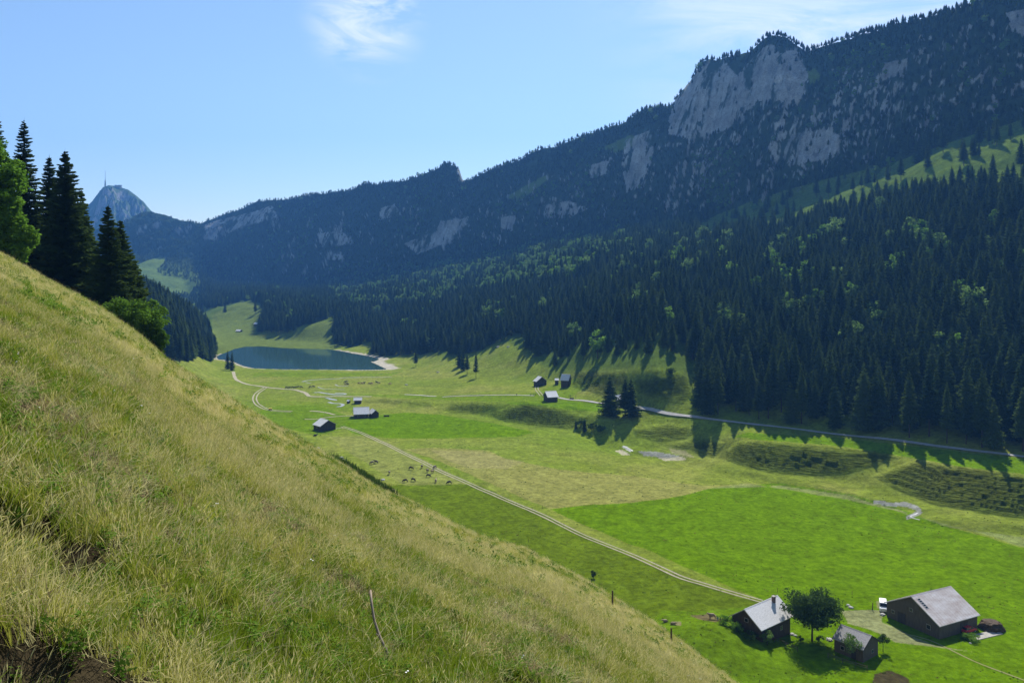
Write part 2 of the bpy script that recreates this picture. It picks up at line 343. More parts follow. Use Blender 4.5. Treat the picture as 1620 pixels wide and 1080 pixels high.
# ------------------------------------------------------------------ ground sheet
def make_ground():
    w = np.concatenate([np.linspace(-1.25, -.70, 60, endpoint=False), np.linspace(-.70, .70, 1080, endpoint=False), np.linspace(.70, 1.35, 70)])
    nw = len(w); u = w * 1.05; px = 810 + F * u
    yf = np.interp(px, gx, GY[6]); ys = np.interp(px, gx, GY[8]); yc = np.interp(px, gx, GY[kc])
    segs = []
    t = np.linspace(0, 1, 210, endpoint=False)[:, None]; segs.append(-9 + 54 * t ** 1.5 + 0 * u)
    t = np.linspace(0, 1, 170, endpoint=False)[:, None]; segs.append(45 + 105 * t + 0 * u)
    t = np.linspace(0, 1, 520, endpoint=False)[:, None]; segs.append(1 / (1/150 * (1 - t) + t / yf))
    t = np.linspace(0, 1, 150, endpoint=False)[:, None]; segs.append(yf + (ys - yf) * t)
    t = np.linspace(0, 1, 250, endpoint=False)[:, None]; segs.append(ys + (yc - ys) * t)
    t = np.linspace(0, 1, 14)[:, None]; segs.append(yc + 1400 * t ** 2.5 + 0 * u)
    Y = np.concatenate(segs); nr = len(Y); X = w[None, :] * (Y + 25)
    x = X.ravel(); y = Y.ravel(); z = np.empty(len(x)); CH = 200000
    for a in range(0, len(x), CH): z[a:a+CH] = hgt(x[a:a+CH], y[a:a+CH])
    Z = z.reshape(nr, nw)
    # ---- natural colours of what grows or lies there, with shade painted on the banks
    yv = np.maximum(y, 95); px = 810 + F * x / np.maximum(y, 1); py = HOR + (CZ - z) / np.maximum(y, 1) * F
    gz = np.gradient(Z, axis=0) / np.gradient(Y, axis=0); gxx = np.gradient(Z, axis=1) / np.gradient(X, axis=1)
    slope = np.hypot(gz, gxx).ravel()
    hh = hillz(x, y); onhill = sst(hh - z, -2.0, -.5) 
    n1 = fbm(x / 30, y / 30, 4, 101); n2 = fbm(x / 6, y / 6, 3, 105); n3 = fbm(x / 110, y / 110, 3, 109)
    wx = fbm(x / 12, y / 12, 3, 111) * 900 / yv * 2.0; wy = fbm(x / 12, y / 12, 3, 115) * 500 / yv * .8
    qx, qy = px + wx, py + wy
    C = np.empty((len(x), 3)); C[:] = (.145, .185, .022)
    def mixc(m, c):
        C[:] = C * (1 - m[:, None]) + np.array(c)[None, :] * m[:, None]
    mixc(sst(n1, -.2, .5), (.175, .195, .036)); mixc(sst(n3, 0, .6) * .6, (.115, .18, .014))
    valley = (y > 150) & (y < 1100)
    def P(c, poly, s=1.0, ymax=1100):
        m = inpoly(qx, qy, poly) & valley & (y < ymax); mixc(m * s, c)
    BR = (.088, .160, .0015)
    P((.085,.125,.006), [(600,770),(700,760),(760,768),(830,800),(930,848),(1010,885),(1100,922),(1200,952),(1300,1100),(1000,1100),(600,800)])
    P((.205,.20,.055), [(640,710),(690,707),(770,712),(800,725),(880,742),(1000,752),(1110,768),(1160,766),(1100,782),(1000,797),(870,806),(800,775),(740,748),(690,728)], .8)
    P((.235,.215,.085), [(680,711),(760,714),(830,730),(800,742),(740,740),(700,725)], .55)
    P((.185,.20,.052), [(520,690),(590,690),(650,715),(740,765),(640,768),(560,720)], .7)
    P(BR, [(868,805),(935,798),(1000,795),(1080,784),(1130,770),(1165,767),(1230,765),(1330,778),(1420,802),(1500,832),(1620,866),(1900,900),(1900,1300),(1100,1300),(1215,952),(1100,903),(1000,860),(930,832)])
    P((.085,.15,.004), [(1000,1000),(1045,965),(1100,968),(1210,955),(1300,1100),(1100,1100)], .8)
    P(BR, [(540,675),(555,660),(600,657),(640,652),(700,656),(780,670),(850,684),(820,690),(760,692),(700,693),(620,693),(560,686)])
    P(BR, [(395,655),(440,642),(500,640),(545,655),(560,660),(540,680),(500,688),(400,665)], .8)
    P((.105,.17,.006), [(350,640),(420,632),(560,640),(570,652),(500,646),(400,650)], .6)
    P((.095,.17,.004), [(1160,690),(1180,684),(1300,690),(1450,706),(1640,728),(1640,752),(1520,738),(1440,724),(1300,702),(1190,694)])
    P((.095,.17,.004), [(800,637),(850,634),(900,634),(960,640),(960,652),(900,648),(860,642),(820,640)])
    P((.105,.17,.006), [(560,624),(640,624),(720,628),(840,622),(900,600),(1000,590),(930,612),(880,640),(800,636),(700,632),(600,628)], .75)
    P((.105,.17,.006), [(400,590),(430,588),(480,589),(620,590),(640,586),(620,594),(500,596),(400,596)], .7)
    # pale worn patches near the farmyard, dung and bare earth
    P((.26,.24,.14), [(1330,965),(1400,965),(1400,985),(1480,1020),(1540,1030),(1420,1015),(1400,1005),(1345,985)], .62)
    P((.24,.19,.12), [(1385,950),(1398,950),(1400,962),(1385,962)], .5)
    P((.055,.036,.024), [(1385,1066),(1410,1060),(1440,1072),(1450,1100),(1375,1100)], .9)
    P((.13,.09,.055), [(1095,974),(1125,972),(1150,980),(1135,984),(1110,980)], .8)
    P((.17,.13,.08), [(1060,983),(1075,983),(1078,989),(1062,988)], .8)
    P((.40,.36,.26), [(972,713),(985,711),(1000,719),(985,720)], .8); P((.40,.36,.26), [(1040,724),(1075,722),(1085,727),(1050,729)], .8)
    P((.28,.25,.15), [(1060,708),(1085,712),(1098,724),(1085,722),(1065,716)], .6)
    P((.30,.28,.19), [(560,655),(640,651),(560,658)], .0)
    P((.16,.19,.06), [(1340,790),(1440,812),(1560,845),(1640,870),(1640,852),(1500,832),(1400,798)], .8)
    P((.20,.205,.085), [(1120,772),(1180,764),(1340,790),(1420,805),(1440,815),(1340,782),(1230,768),(1160,771)], .6)
    # gravel of the stream bed
    grav = [(1010,713),(1030,714),(1060,717),(1078,722),(1050,723),(1020,721)]
    P((.24,.24,.22), grav, .85)
    gl = sdist(qx, qy, [(1383,793),(1410,797),(1435,797),(1452,803),(1456,810),(1438,818)], False); mixc((valley & (gl < 3.4 + 1.5 * n2)) * .85, (.25,.245,.23))
    gl = sdist(qx, qy, [(985,706),(1000,713)], False); mixc((valley & (gl < 1.6)) * .9, (.40,.40,.39))
    # lake shore
    s = sdist(x, y, LAKE); ins = inpoly(x, y, LAKE); near = (y > 640) & (y < 1100)
    wid = np.interp(px, [340, 400, 540, 600, 640], [6, 4, 6, 11, 13]) * (1 + .5 * n1)
    mixc(near * (1 - sst(s + n2 * 3, wid * .7, wid)) * (~ins), (.36, .33, .25)); mixc(near * ins * 1.0, (.16, .17, .11))
    P((.38,.35,.28), [(590,572),(600,571),(618,577),(622,583),(605,583)], .8)
    # meadows on the slopes, and a sunlit gully painted in meadow green
    fz = sst(y, np.interp(px, gx, GY[6]) - 15, np.interp(px, gx, GY[6]) + 15)
    mixc(fz, (.075, .115, .018))
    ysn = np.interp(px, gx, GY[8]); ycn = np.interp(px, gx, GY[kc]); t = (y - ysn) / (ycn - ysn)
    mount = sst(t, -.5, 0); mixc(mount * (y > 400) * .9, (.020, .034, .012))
    for poly in UPMEADOW_LIT_GULLY: mixc((inpoly(qx, qy, poly) & (y > 500)) * 1.0, (.085, .130, .018))
    mixc((inpoly(qx, qy, ALP) & (y > 1500)) * 1.0, (.10, .15, .03))
    mixc((inpoly(qx, qy, LAKEMEADOW) & (y > 850)) * 1.0, (.105, .14, .026))
    rk = sst(slope + n2 * .6 + n1 * .6, 3.9, 4.8) * mount * (y > 500)
    for poly in ROCKS: rk = np.maximum(rk, (inpoly(px + wx * 3.0, py + wy * 3.5, poly) & (y > 600)) * sst(n2 + n1 * 1.3, -.5, .0))
    a_ = (x - y) / 1.414
    rc = .36 + .18 * fbm(a_ / 7, z / 60, 5, 131, .65)[:, None] + .12 * fbm(x / 20, z / 14, 3, 135)[:, None]
    C[:] = C * (1 - rk[:, None]) + rc * np.array([[.96, 1.0, .97]]) * rk[:, None]
    # near hillside: dry grass over earth
    hc = np.array([[.165, .17, .062]]) + 0 * C; k1 = sst(fbm(x / 9, y / 9, 3, 141), -.3, .3)[:, None]; hc = hc * (1 - k1) + np.array([[.235, .20, .088]]) * k1
    nf = (1 - sst(y, 12, 40))[:, None]; hc = hc * (1 - nf) + np.array([[.045, .036, .020]]) * nf
    C[:] = C * (1 - onhill[:, None]) + hc * onhill[:, None]
    C *= (1 + .10 * n2 + .06 * n1)[:, None]
    bm = bankmask(px, py, yv) * (y > 230); bank_shade = np.clip(bm, 0, 1)
    C[:] = C * (1 - bank_shade[:, None] * .6) + np.array([[.052, .076, .011]]) * bank_shade[:, None] * .6  # darker green paints in the shade of banks turned from the sun
    i = np.arange(nr - 1)[:, None] * nw + np.arange(nw - 1)[None, :]
    Fq = np.stack([i, i + 1, i + nw + 1, i + nw], -1).reshape(-1, 4)
    m = bpy.data.materials.new('meadow_and_rock'); m.use_nodes = True; t_ = m.node_tree; p = t_.nodes['Principled BSDF']; p.inputs['Roughness'].default_value = 1.0; p.inputs['Specular IOR Level'].default_value = 0.0
    at = N(t_, 'ShaderNodeAttribute', attribute_name='growth'); ge = N(t_, 'ShaderNodeNewGeometry')
    n_a = N(t_, 'ShaderNodeTexNoise'); n_a.inputs['Scale'].default_value = .55; n_a.inputs['Detail'].default_value = 9; n_a.inputs['Roughness'].default_value = .72; L(t_, ge.outputs['Position'], n_a.inputs['Vector'])
    n_b = N(t_, 'ShaderNodeTexNoise'); n_b.inputs['Scale'].default_value = .16; n_b.inputs['Detail'].default_value = 6; n_b.inputs['Roughness'].default_value = .7; L(t_, ge.outputs['Position'], n_b.inputs['Vector'])
    mr = N(t_, 'ShaderNodeMapRange'); mr.inputs[1].default_value = .3; mr.inputs[2].default_value = .7; mr.inputs[3].default_value = .55; mr.inputs[4].default_value = 1.42; L(t_, n_a.outputs[0], mr.inputs[0])
    mr2 = N(t_, 'ShaderNodeMapRange'); mr2.inputs[1].default_value = .3; mr2.inputs[2].default_value = .7; mr2.inputs[3].default_value = .72; mr2.inputs[4].default_value = 1.28; L(t_, n_b.outputs[0], mr2.inputs[0])
    mu = N(t_, 'ShaderNodeMath', operation='MULTIPLY'); L(t_, mr.outputs[0], mu.inputs[0]); L(t_, mr2.outputs[0], mu.inputs[1])
    vm = N(t_, 'ShaderNodeVectorMath', operation='SCALE'); L(t_, at.outputs['Color'], vm.inputs[0]); L(t_, mu.outputs[0], vm.inputs['Scale']); L(t_, vm.outputs[0], p.inputs['Base Color'])
    # trodden steps on the banks and short grass relief
    rg = N(t_, 'ShaderNodeAttribute', attribute_name='rough')
    mp = N(t_, 'ShaderNodeMapping'); mp.inputs['Scale'].default_value = (.10, .30, 1.9); mp.inputs['Rotation'].default_value = (0, 0, -.35); L(t_, ge.outputs['Position'], mp.inputs[0])
    n_c = N(t_, 'ShaderNodeTexNoise'); n_c.inputs['Scale'].default_value = 1.1; n_c.inputs['Detail'].default_value = 7; n_c.inputs['Roughness'].default_value = .62; L(t_, mp.outputs[0], n_c.inputs['Vector'])
    ma = N(t_, 'ShaderNodeMath', operation='MULTIPLY'); L(t_, n_c.outputs[0], ma.inputs[0]); L(t_, rg.outputs['Fac'], ma.inputs[1])
    mb = N(t_, 'ShaderNodeMath', operation='MULTIPLY_ADD'); L(t_, n_a.outputs[0], mb.inputs[0]); mb.inputs[1].default_value = .35; L(t_, ma.outputs[0], mb.inputs[2])
    bp = N(t_, 'ShaderNodeBump'); bp.inputs['Strength'].default_value = 1; bp.inputs['Distance'].default_value = 1.0; L(t_, mb.outputs[0], bp.inputs['Height']); L(t_, bp.outputs[0], p.inputs['Normal'])
    me = big_mesh('ground', np.stack([x, y, z], 1), Fq, [m])
    ca = me.color_attributes.new('growth', 'FLOAT_COLOR', 'POINT'); ca.data.foreach_set('color', np.concatenate([np.clip(C, 0, 1), np.ones((len(C), 1))], 1).astype(np.float32).ravel())
    ra = me.attributes.new('rough', 'FLOAT', 'POINT'); ra.data.foreach_set('value', (bm * 4.5 + rk * 2.6 + mount * .6).astype(np.float32))
    o = link(bpy.data.objects.new('ground', me)); props(o, 'grassy valley floor with mown meadows and steep mountain sides', 'ground', kind='structure')
UPMEADOW_LIT_GULLY = [[(1105,352),(1180,322),(1240,302),(1300,285),(1400,262),(1500,226),(1640,182),(1640,292),(1560,292),(1450,318),(1330,340),(1230,364),(1150,374),(1105,378)],
  [(1278,112),(1290,108),(1298,122),(1290,140),(1282,135)], [(950,235),(1000,212),(1012,225),(975,242)], [(800,312),(860,278),(870,282),(822,318)]]  # first small patch here paints a sunlit gully as lighter green
ALP = [(200,430),(225,415),(255,405),(262,412),(248,430),(258,436),(290,440),(312,450),(300,464),(262,462),(230,440),(205,445)]
LAKEMEADOW = [(335,500),(345,492),(378,478),(397,478),(412,483),(417,503),(407,525),(415,532),(440,533),(470,524),(494,513),(527,507),(527,553),(340,560)]
ROCKS = [[(1062,170),(1075,148),(1110,104),(1128,98),(1150,100),(1165,120),(1215,70),(1262,80),(1282,120),(1275,150),(1240,165),(1200,160),(1150,205),(1100,222),(1055,212)],
  [(1230,215),(1300,205),(1335,215),(1320,250),(1250,262),(1228,245)], [(990,222),(1030,205),(1036,240),(1014,296),(990,305),(985,262)],
  [(690,350),(740,345),(745,365),(690,375)], [(860,325),(900,318),(930,330),(900,345),(860,345)], [(690,372),(720,368),(715,385),(695,390)], [(325,355),(345,348),(400,335),(430,325),(440,345),(380,360),(340,380),(322,378)],
  [(500,370),(540,365),(560,385),(510,392)], [(505,400),(540,398),(545,412),(510,410)], [(640,385),(700,362),(720,380),(660,402)],[(600,330),(625,322),(635,340),(600,348)],
  [(1400,100),(1440,92),(1430,120),(1395,125)], [(1590,20),(1640,10),(1640,60),(1600,50)],[(722,266),(733,270),(735,290),(724,286)],[(935,262),(965,250),(960,275),(935,282)],[(790,345),(815,340),(812,365),(792,362)]]
make_ground()
# lake surface
def make_lake():
    P = FL([(p[0], p[1]) for p in LAKE_PX]); c = Vector((sum(p[0] for p in P) / len(P), sum(p[1] for p in P) / len(P)))
    V = [(c.x + (p[0] - c.x) * 1.03, c.y + (p[1] - c.y) * 1.03, 0.0) for p in P]
    m = bpy.data.materials.new('lake_water'); m.use_nodes = True; t = m.node_tree; p = t.nodes['Principled BSDF']
    p.inputs['Base Color'].default_value = (.030, .072, .066, 1); p.inputs['Roughness'].default_value = .06; p.inputs['IOR'].default_value = 1.33; p.inputs['Specular IOR Level'].default_value = .5
    ge = N(t, 'ShaderNodeNewGeometry'); no = N(t, 'ShaderNodeTexNoise'); no.inputs['Scale'].default_value = .5; no.inputs['Detail'].default_value = 4; L(t, ge.outputs['Position'], no.inputs['Vector'])
    b = N(t, 'ShaderNodeBump'); b.inputs['Strength'].default_value = .05; b.inputs['Distance'].default_value = .2; L(t, no.outputs[0], b.inputs['Height']); L(t, b.outputs[0], p.inputs['Normal'])
    o = mesh_obj('lake_water', V, [tuple(range(len(V)))], m); props(o, 'calm dark green lake reflecting the far slopes', 'lake', kind='structure')
make_lake()
# far rocky peak
def make_peak():
    prow = [(0,400),(60,375),(110,345),(138,326),(146,318),(155,306),(163,296),(172,293),(180,294),(190,296),(203,300),(215,309),(228,320),(236,330),(250,344),(262,352),(280,362),(300,385),(340,420)]
    a, b = zip(*prow); px = np.linspace(20, 330, 330); t = np.linspace(0, 1.25, 190)
    PX, TT = np.meshgrid(px, t); yc = 3900.0; Y = 3350 + 550 * np.minimum(TT, 1) + np.maximum(TT - 1, 0) * 1500
    X = (PX - 810) / F * Y; zc = CZ - (np.interp(PX, a, b) - HOR) / F * yc
    z0 = 60; s = np.where(TT < 1, TT ** .8, 1 - (TT - 1) * 1.4); Z = z0 + (zc - z0) * s
    m_ = sst(TT, .1, .4) * (1 - sst(TT, .8, 1.0)); Z = Z + m_ * ((1 - 2 * np.abs(fbm(PX / 28, TT * 3, 4, 201))) * 60 - 18 + fbm(PX / 8, TT * 11, 3, 205) * 30)
    gy = np.gradient(Z, axis=0) / np.gradient(Y, axis=0); n = fbm(X / 60, Y / 60 , 4, 211)
    rk = sst(np.abs(gy) + n * .9, .9, 1.5); C = (1 - rk)[..., None] * np.array([.06, .09, .03]) + rk[..., None] * (.25 + .05 * fbm(X / 25, Z / 40, 3, 215)[..., None]) * np.array([1, .97, .92])
    nr, nw = Z.shape; i = np.arange(nr-1)[:, None] * nw + np.arange(nw-1)[None, :]; Fq = np.stack([i, i+1, i+nw+1, i+nw], -1).reshape(-1, 4)
    me = big_mesh('mountain_peak', np.stack([X.ravel(), Y.ravel(), Z.ravel()], 1), Fq, [bpy.data.materials['meadow_and_rock']])
    ca = me.color_attributes.new('growth', 'FLOAT_COLOR', 'POINT'); ca.data.foreach_set('color', np.concatenate([np.clip(C.reshape(-1, 3), 0, 1), np.ones((nr*nw, 1))], 1).astype(np.float32).ravel())
    ra = me.attributes.new('rough', 'FLOAT', 'POINT'); ra.data.foreach_set('value', (rk.ravel() * 3).astype(np.float32))
    o = link(bpy.data.objects.new('mountain_peak', me)); props(o, 'rounded rocky summit with antenna far behind the lake', 'mountain', kind='structure')
    return lambda q: Vector(((q - 810) / F * yc, yc, CZ - (np.interp(q, a, b) - HOR) / F * yc))
peak_top = make_peak()
# ------------------------------------------------------------------ vegetation
BARK = mat('bark', (.05, .038, .03), .95, var=.35, scale=6, bump=.4, bscale=12)
NEEDLE = foliage('spruce_needles', (.016, .040, .011), (.11, .165, .035), .34, .9, 0)
NEEDLE_N = foliage('near_spruce_needles', (.026, .048, .013), (.085, .135, .028), .30, .9, 0)
LEAF = foliage('broad_leaves', (.085, .19, .016), (.17, .30, .035), .52, .5)
LEAF_N = foliage('near_bush_leaves', (.055, .12, .012), (.13, .24, .028), .48, .5)
LEAF_D = foliage('dark_broad_leaves', (.030, .062, .014), (.065, .11, .026), .30, .5)
LEAF_G = foliage('grey_green_leaves', (.09, .17, .035), (.16, .26, .06), .5, .5)
def trunk_geo(H, r, rs, lean=.0, n=7):
    mb = MB(); pts = []; rad = []
    for i in range(7):
        t = i / 6; pts.append((rs.uniform(-1, 1) * r * .3 + lean * t * H, rs.uniform(-1, 1) * r * .3, t * H - .6 * (i == 0))); rad.append(r * (1.25 if i == 0 else 1) * (1 - t) ** .8 + .02)
    mb.tube(pts, rad, n); return mb
def spruce_geo(seed, H=24, Rr=3.0, wh=24, nb=7, nt=8, low=.10, lsz=1.0, gap=0.0):
    """drooping whorls of branches, each hung with many small needle sprays"""
    rs = np.random.RandomState(seed); V = []; Fs = []
    for i in range(wh):
        t = (i + rs.uniform(-.3, .3)) / wh; t = min(max(t, 0), .985); z = H * (low + (1 - low) * t)
        prof_ = (1 - t) ** .82 * (1 if t > .12 else .72 + t * 2.3)
        for j in range(nb if t < .8 else max(4, nb - 2)):
            if rs.rand() < gap: continue
            az = 2 * pi * (j + rs.uniform(-.35, .35)) / nb + i * 1.3; Lb = Rr * prof_ * rs.uniform(.58, 1.22) + .12
            c, s = cos(az), sin(az); dr = rs.uniform(.22, .42) * (1.1 - t * .9); z0 = z + rs.uniform(-.75, .75) * H / wh
            for k in range(nt):
                q = (k + rs.uniform(.1, .9)) / nt; r = Lb * q; zz = z0 - dr * r + .16 * Lb * q * q * q + .12 * Lb
                side = 1 if k % 2 else -1; w = lsz * (.34 * Lb * (1.12 - q * .75) + .12); 
                bx, by = c * r, s * r; ang = az + side * rs.uniform(.5, 1.25); ex, ey = bx + cos(ang) * w, by + sin(ang) * w
                n = len(V); th = .30 * w + .10
                V += [(bx - c * th * .9, by - s * th * .9, zz + .03), (bx + c * th * 1.3, by + s * th * 1.3, zz - dr * th), (ex, ey, zz - rs.uniform(.25, .75) * w)]; Fs.append((n, n+1, n+2))
                if k % 2 == 0:   # hanging spray
                    n = len(V); hgt_ = lsz * rs.uniform(.3, .75) * (.25 + .2 * Lb)
                    V += [(bx - c * th * 1.3 + s * .2, by - s * th * 1.3, zz), (bx + c * th * 1.3, by + s * th * 1.3, zz - .1), (bx + s * w * .2 * side, by - c * w * .2 * side, zz - hgt_)]; Fs.append((n, n+1, n+2))
    n = len(V); V += [(-.12, 0, H * .955), (.12, 0, H * .955), (0, .05, H * 1.02)]; Fs.append((n, n+1, n+2))
    return V, Fs
def leafy_geo(seed, H, Rr, ncl, nl, lsz, base=.22, zsq=1.0, core=.25):
    """clusters of leaf faces spread through an uneven crown"""
    rs = np.random.RandomState(seed); V = []; Fs = []; cz = H * (base + (1 - base) / 2); hz_ = H * (1 - base) / 2 * zsq
    for c in range(ncl):
        d = rs.normal(size=3); d /= np.linalg.norm(d) + 1e-9; rr = rs.uniform(core, 1) ** .5
        if d[2] < -.3: rr *= .75
        q = np.array([d[0] * Rr * rr * .82, d[1] * Rr * rr * .82, cz + d[2] * hz_ * rr * .85]); cr = Rr * rs.uniform(.20, .38)
        for k in range(nl):
            e = rs.normal(size=3); e /= np.linalg.norm(e) + 1e-9; p = q + e * cr * rs.uniform(.45, 1) * np.array([1, 1, .75])
            a = rs.normal(size=3); a[2] *= .6; a /= np.linalg.norm(a); b = np.cross(a, e + rs.normal(size=3) * .5); b /= np.linalg.norm(b) + 1e-9
            s = lsz * rs.uniform(.6, 1.35); n = len(V); V += [tuple(p - a*s), tuple(p + b*s*.55), tuple(p + a*s), tuple(p - b*s*.55)]; Fs.append((n, n+1, n+2, n+3))
    return V, Fs
def limbs(mb, H, Rr, rs, n=7, base=.25, r=.12):
    for i in range(n):
        az = 2*pi*i/n + rs.uniform(-.4, .4); z0 = H * (base + .35 * rs.rand()); e = Vector((cos(az) * Rr * .65, sin(az) * Rr * .65, z0 + H * rs.uniform(.15, .3)))
        mb.tube([(0, 0, z0), (e.x * .5, e.y * .5, (z0 + e.z) / 2 - .1), e], [r, r * .6, r * .2], 5, cap=False)
def me_of(name, V, Fs, mats, mi=None, smooth=False):
    me = bpy.data.meshes.new(name); me.from_pydata(V, [], Fs)
    for q in mats: me.materials.append(q)
    if mi is not None: me.polygons.foreach_set('material_index', np.array(mi, np.int32))
    me.update(); return me
def scatter(name, pts, rz, sc, idx, protos, tilt=None, **kw):
    me = bpy.data.meshes.new(name); me.vertices.add(len(pts)); me.vertices.foreach_set('co', np.asarray(pts, np.float32).ravel())
    rot = np.zeros((len(pts), 3)); rot[:, 2] = rz
    if tilt is not None: rot[:, 0] = tilt[:, 0]; rot[:, 1] = tilt[:, 1]
    a = me.attributes.new('turn', 'FLOAT_VECTOR', 'POINT'); a.data.foreach_set('vector', rot.astype(np.float32).ravel())
    a = me.attributes.new('size', 'FLOAT_VECTOR', 'POINT'); a.data.foreach_set('vector', np.asarray(sc, np.float32).ravel())
    a = me.attributes.new('pick', 'INT', 'POINT'); a.data.foreach_set('value', np.asarray(idx, np.int32)); me.update()
    o = link(bpy.data.objects.new(name, me)); props(o, kind='stuff', **kw)
    ng = bpy.data.node_groups.new(name + '_spread', 'GeometryNodeTree'); ng.interface.new_socket('Geometry', in_out='INPUT', socket_type='NodeSocketGeometry'); ng.interface.new_socket('Geometry', in_out='OUTPUT', socket_type='NodeSocketGeometry')
    gi = N(ng, 'NodeGroupInput'); go = N(ng, 'NodeGroupOutput'); c = bpy.data.collections.new(name + '_kinds')
    for i, pm in enumerate(protos): c.objects.link(bpy.data.objects.new('%s_kind_%02d' % (name, i), pm))
    ci = N(ng, 'GeometryNodeCollectionInfo'); ci.inputs['Collection'].default_value = c; ci.inputs['Separate Children'].default_value = True
    ip = N(ng, 'GeometryNodeInstanceOnPoints'); ip.inputs['Pick Instance'].default_value = True
    def attr(n_, ty): q = N(ng, 'GeometryNodeInputNamedAttribute', data_type=ty); q.inputs['Name'].default_value = n_; return q.outputs['Attribute']
    er = N(ng, 'FunctionNodeEulerToRotation'); L(ng, attr('turn', 'FLOAT_VECTOR'), er.inputs[0])
    L(ng, gi.outputs[0], ip.inputs['Points']); L(ng, ci.outputs[0], ip.inputs['Instance']); L(ng, attr('pick', 'INT'), ip.inputs['Instance Index']); L(ng, er.outputs[0], ip.inputs['Rotation']); L(ng, attr('size', 'FLOAT_VECTOR'), ip.inputs['Scale']); L(ng, ip.outputs[0], go.inputs[0])
    md = o.modifiers.new('spread', 'NODES'); md.node_group = ng; return o
# ---- kinds of forest tree
SP = []
for k, (h, r, wh, gap) in enumerate([(24, 3.9, 30, .03), (25, 3.4, 32, .06), (23, 4.3, 28, .05), (26, 3.1, 32, .12)]):
    V, Fs = spruce_geo(50 + k, h, r, wh, 9, 9, .06 + .20 * (k % 2), 1.45, gap); tb = trunk_geo(h * .9, .22, np.random.RandomState(k))
    SP.append((V, Fs, tb))
forest_protos = [me_of('spruce_kind', V + tb.v, Fs + [tuple(i + len(V) for i in f) for f in tb.f], [NEEDLE, BARK], [0]*len(Fs) + [1]*len(tb.f)) for V, Fs, tb in SP]
LP_ = []
for k in range(4):
    V, Fs = leafy_geo(90 + k, 13, 4.2 + .4 * k, 26, 34, .55, .16); tb = trunk_geo(8, .25, np.random.RandomState(k)); LP_.append((V, Fs, tb))
# ---- where forest stands
FOREST = [(1100,655),(1150,660),(1200,667),(1300,678),(1400,688),(1500,702),(1620,716),(1760,735),(1760,-300),(330,-300),(325,360),(300,470),(330,490),(352,484),(380,476),(398,476),(414,482),(417,503),(409,524),(438,532),(466,522),(494,511),(520,503),(531,500),(526,535),(532,546),(548,548),(560,548),(586,540),(590,552),(588,562),(600,563),(625,562),(660,561),(700,560),(735,560),(760,553),(775,545),(800,537),(819,531),(828,540),(835,555),(850,563),(872,566),(885,570),(920,571),(960,567),(1000,562),(1040,558),(1062,557),(1092,562),(1106,600),(1102,630)]
def forest_points():
    out = []
    for (y0, y1, sp) in ((300, 900, 7.4), (900, 1500, 7.0), (1500, 3000, 7.6)):
        ys = np.arange(y0, y1, sp); 
        for y in ys:
            xs = np.arange(-.42 * y if y > 700 else -.1 * y, .76 * y, sp); out.append(np.stack([xs + RS.uniform(-.45, .45, len(xs)) * sp, y + RS.uniform(-.45, .45, len(xs)) * sp], 1))
    n0 = sum(len(o) for o in out)
    for y in np.arange(560, 2300, 4.8):
        xs = np.arange(-.42 * y, .76 * y, 4.8); out.append(np.stack([xs + RS.uniform(-.5, .5, len(xs)) * 4.8, y + RS.uniform(-.5, .5, len(xs)) * 4.8], 1))
    P = np.concatenate(out); x, y = P[:, 0], P[:, 1]; px = 810 + F * x / y; fine = np.arange(len(x)) >= n0
    ycx = np.interp(px, gx, GY[kc]); ysx = np.interp(px, gx, GY[8]); tt = (y - ysx) / (ycx - ysx); sel = (fine & (tt > .0) & (y < ycx + 8)) | (~fine & ((tt <= .0) | (y > 2300))); x, y, px = x[sel], y[sel], px[sel]
    yc = np.interp(px, gx, GY[kc]); ok = (y < yc + 12); x, y, px, yc = x[ok], y[ok], px[ok], yc[ok]
    z = hgt(x, y); py = HOR + (CZ - z) / y * F
    j = fbm(x / 25, y / 25, 3, 301) * 5; ok = inpoly(px + j * .5, py + j * .5, FOREST) & (y > 330) & (px > 318)
    ys_ = np.interp(px, gx, GY[8]); t = (y - ys_) / (yc - ys_); n = fbm(x / 40, y / 40, 3, 305); r = RS.rand(len(x))
    for k, poly in enumerate(UPMEADOW_LIT_GULLY):
        q = inpoly(px + j, py + j, poly) & (y > 500); ok &= ~(q & (r > (.05 if k == 0 else .02)))
    for poly in ROCKS: ok &= ~(inpoly(px + j, py + j, poly) & (r > .10) & (t > -.1))
    up = (t > .05); ok &= ~(up & (n + r * .6 < -.20))
    sh = (t > -.30) & (t <= .05) & (px > 1050); ok &= ~(sh & (r > .22 + .3 * (n > .1)))
    return x[ok], y[ok], z[ok], px[ok], py[ok], t[ok]
fx, fy, fz, fpx, fpy, ft = forest_points()
# the wooded spur left of the lake
sxp = []
for y in np.arange(640, 1080, 6.0):
    for x in np.arange(-.47 * y, -.355 * y, 6.0): sxp.append((x + RS.uniform(-2.5, 2.5), y + RS.uniform(-2.5, 2.5)))
sxp = np.array(sxp); spx = 810 + F * sxp[:, 0] / sxp[:, 1]; spz = hgt(sxp[:, 0], sxp[:, 1]); spy = HOR + (CZ - spz) / sxp[:, 1] * F
ok = inpoly(spx, spy, [(200,440),(250,462),(290,490),(320,512),(333,535),(342,562),(335,573),(310,566),(290,575),(280,598),(262,590),(200,600)])
fx = np.concatenate([fx, sxp[ok, 0]]); fy = np.concatenate([fy, sxp[ok, 1]]); fz = np.concatenate([fz, spz[ok]]); fpx = np.concatenate([fpx, spx[ok]]); fpy = np.concatenate([fpy, spy[ok]]); ft = np.concatenate([ft, np.full(ok.sum(), -1.)])
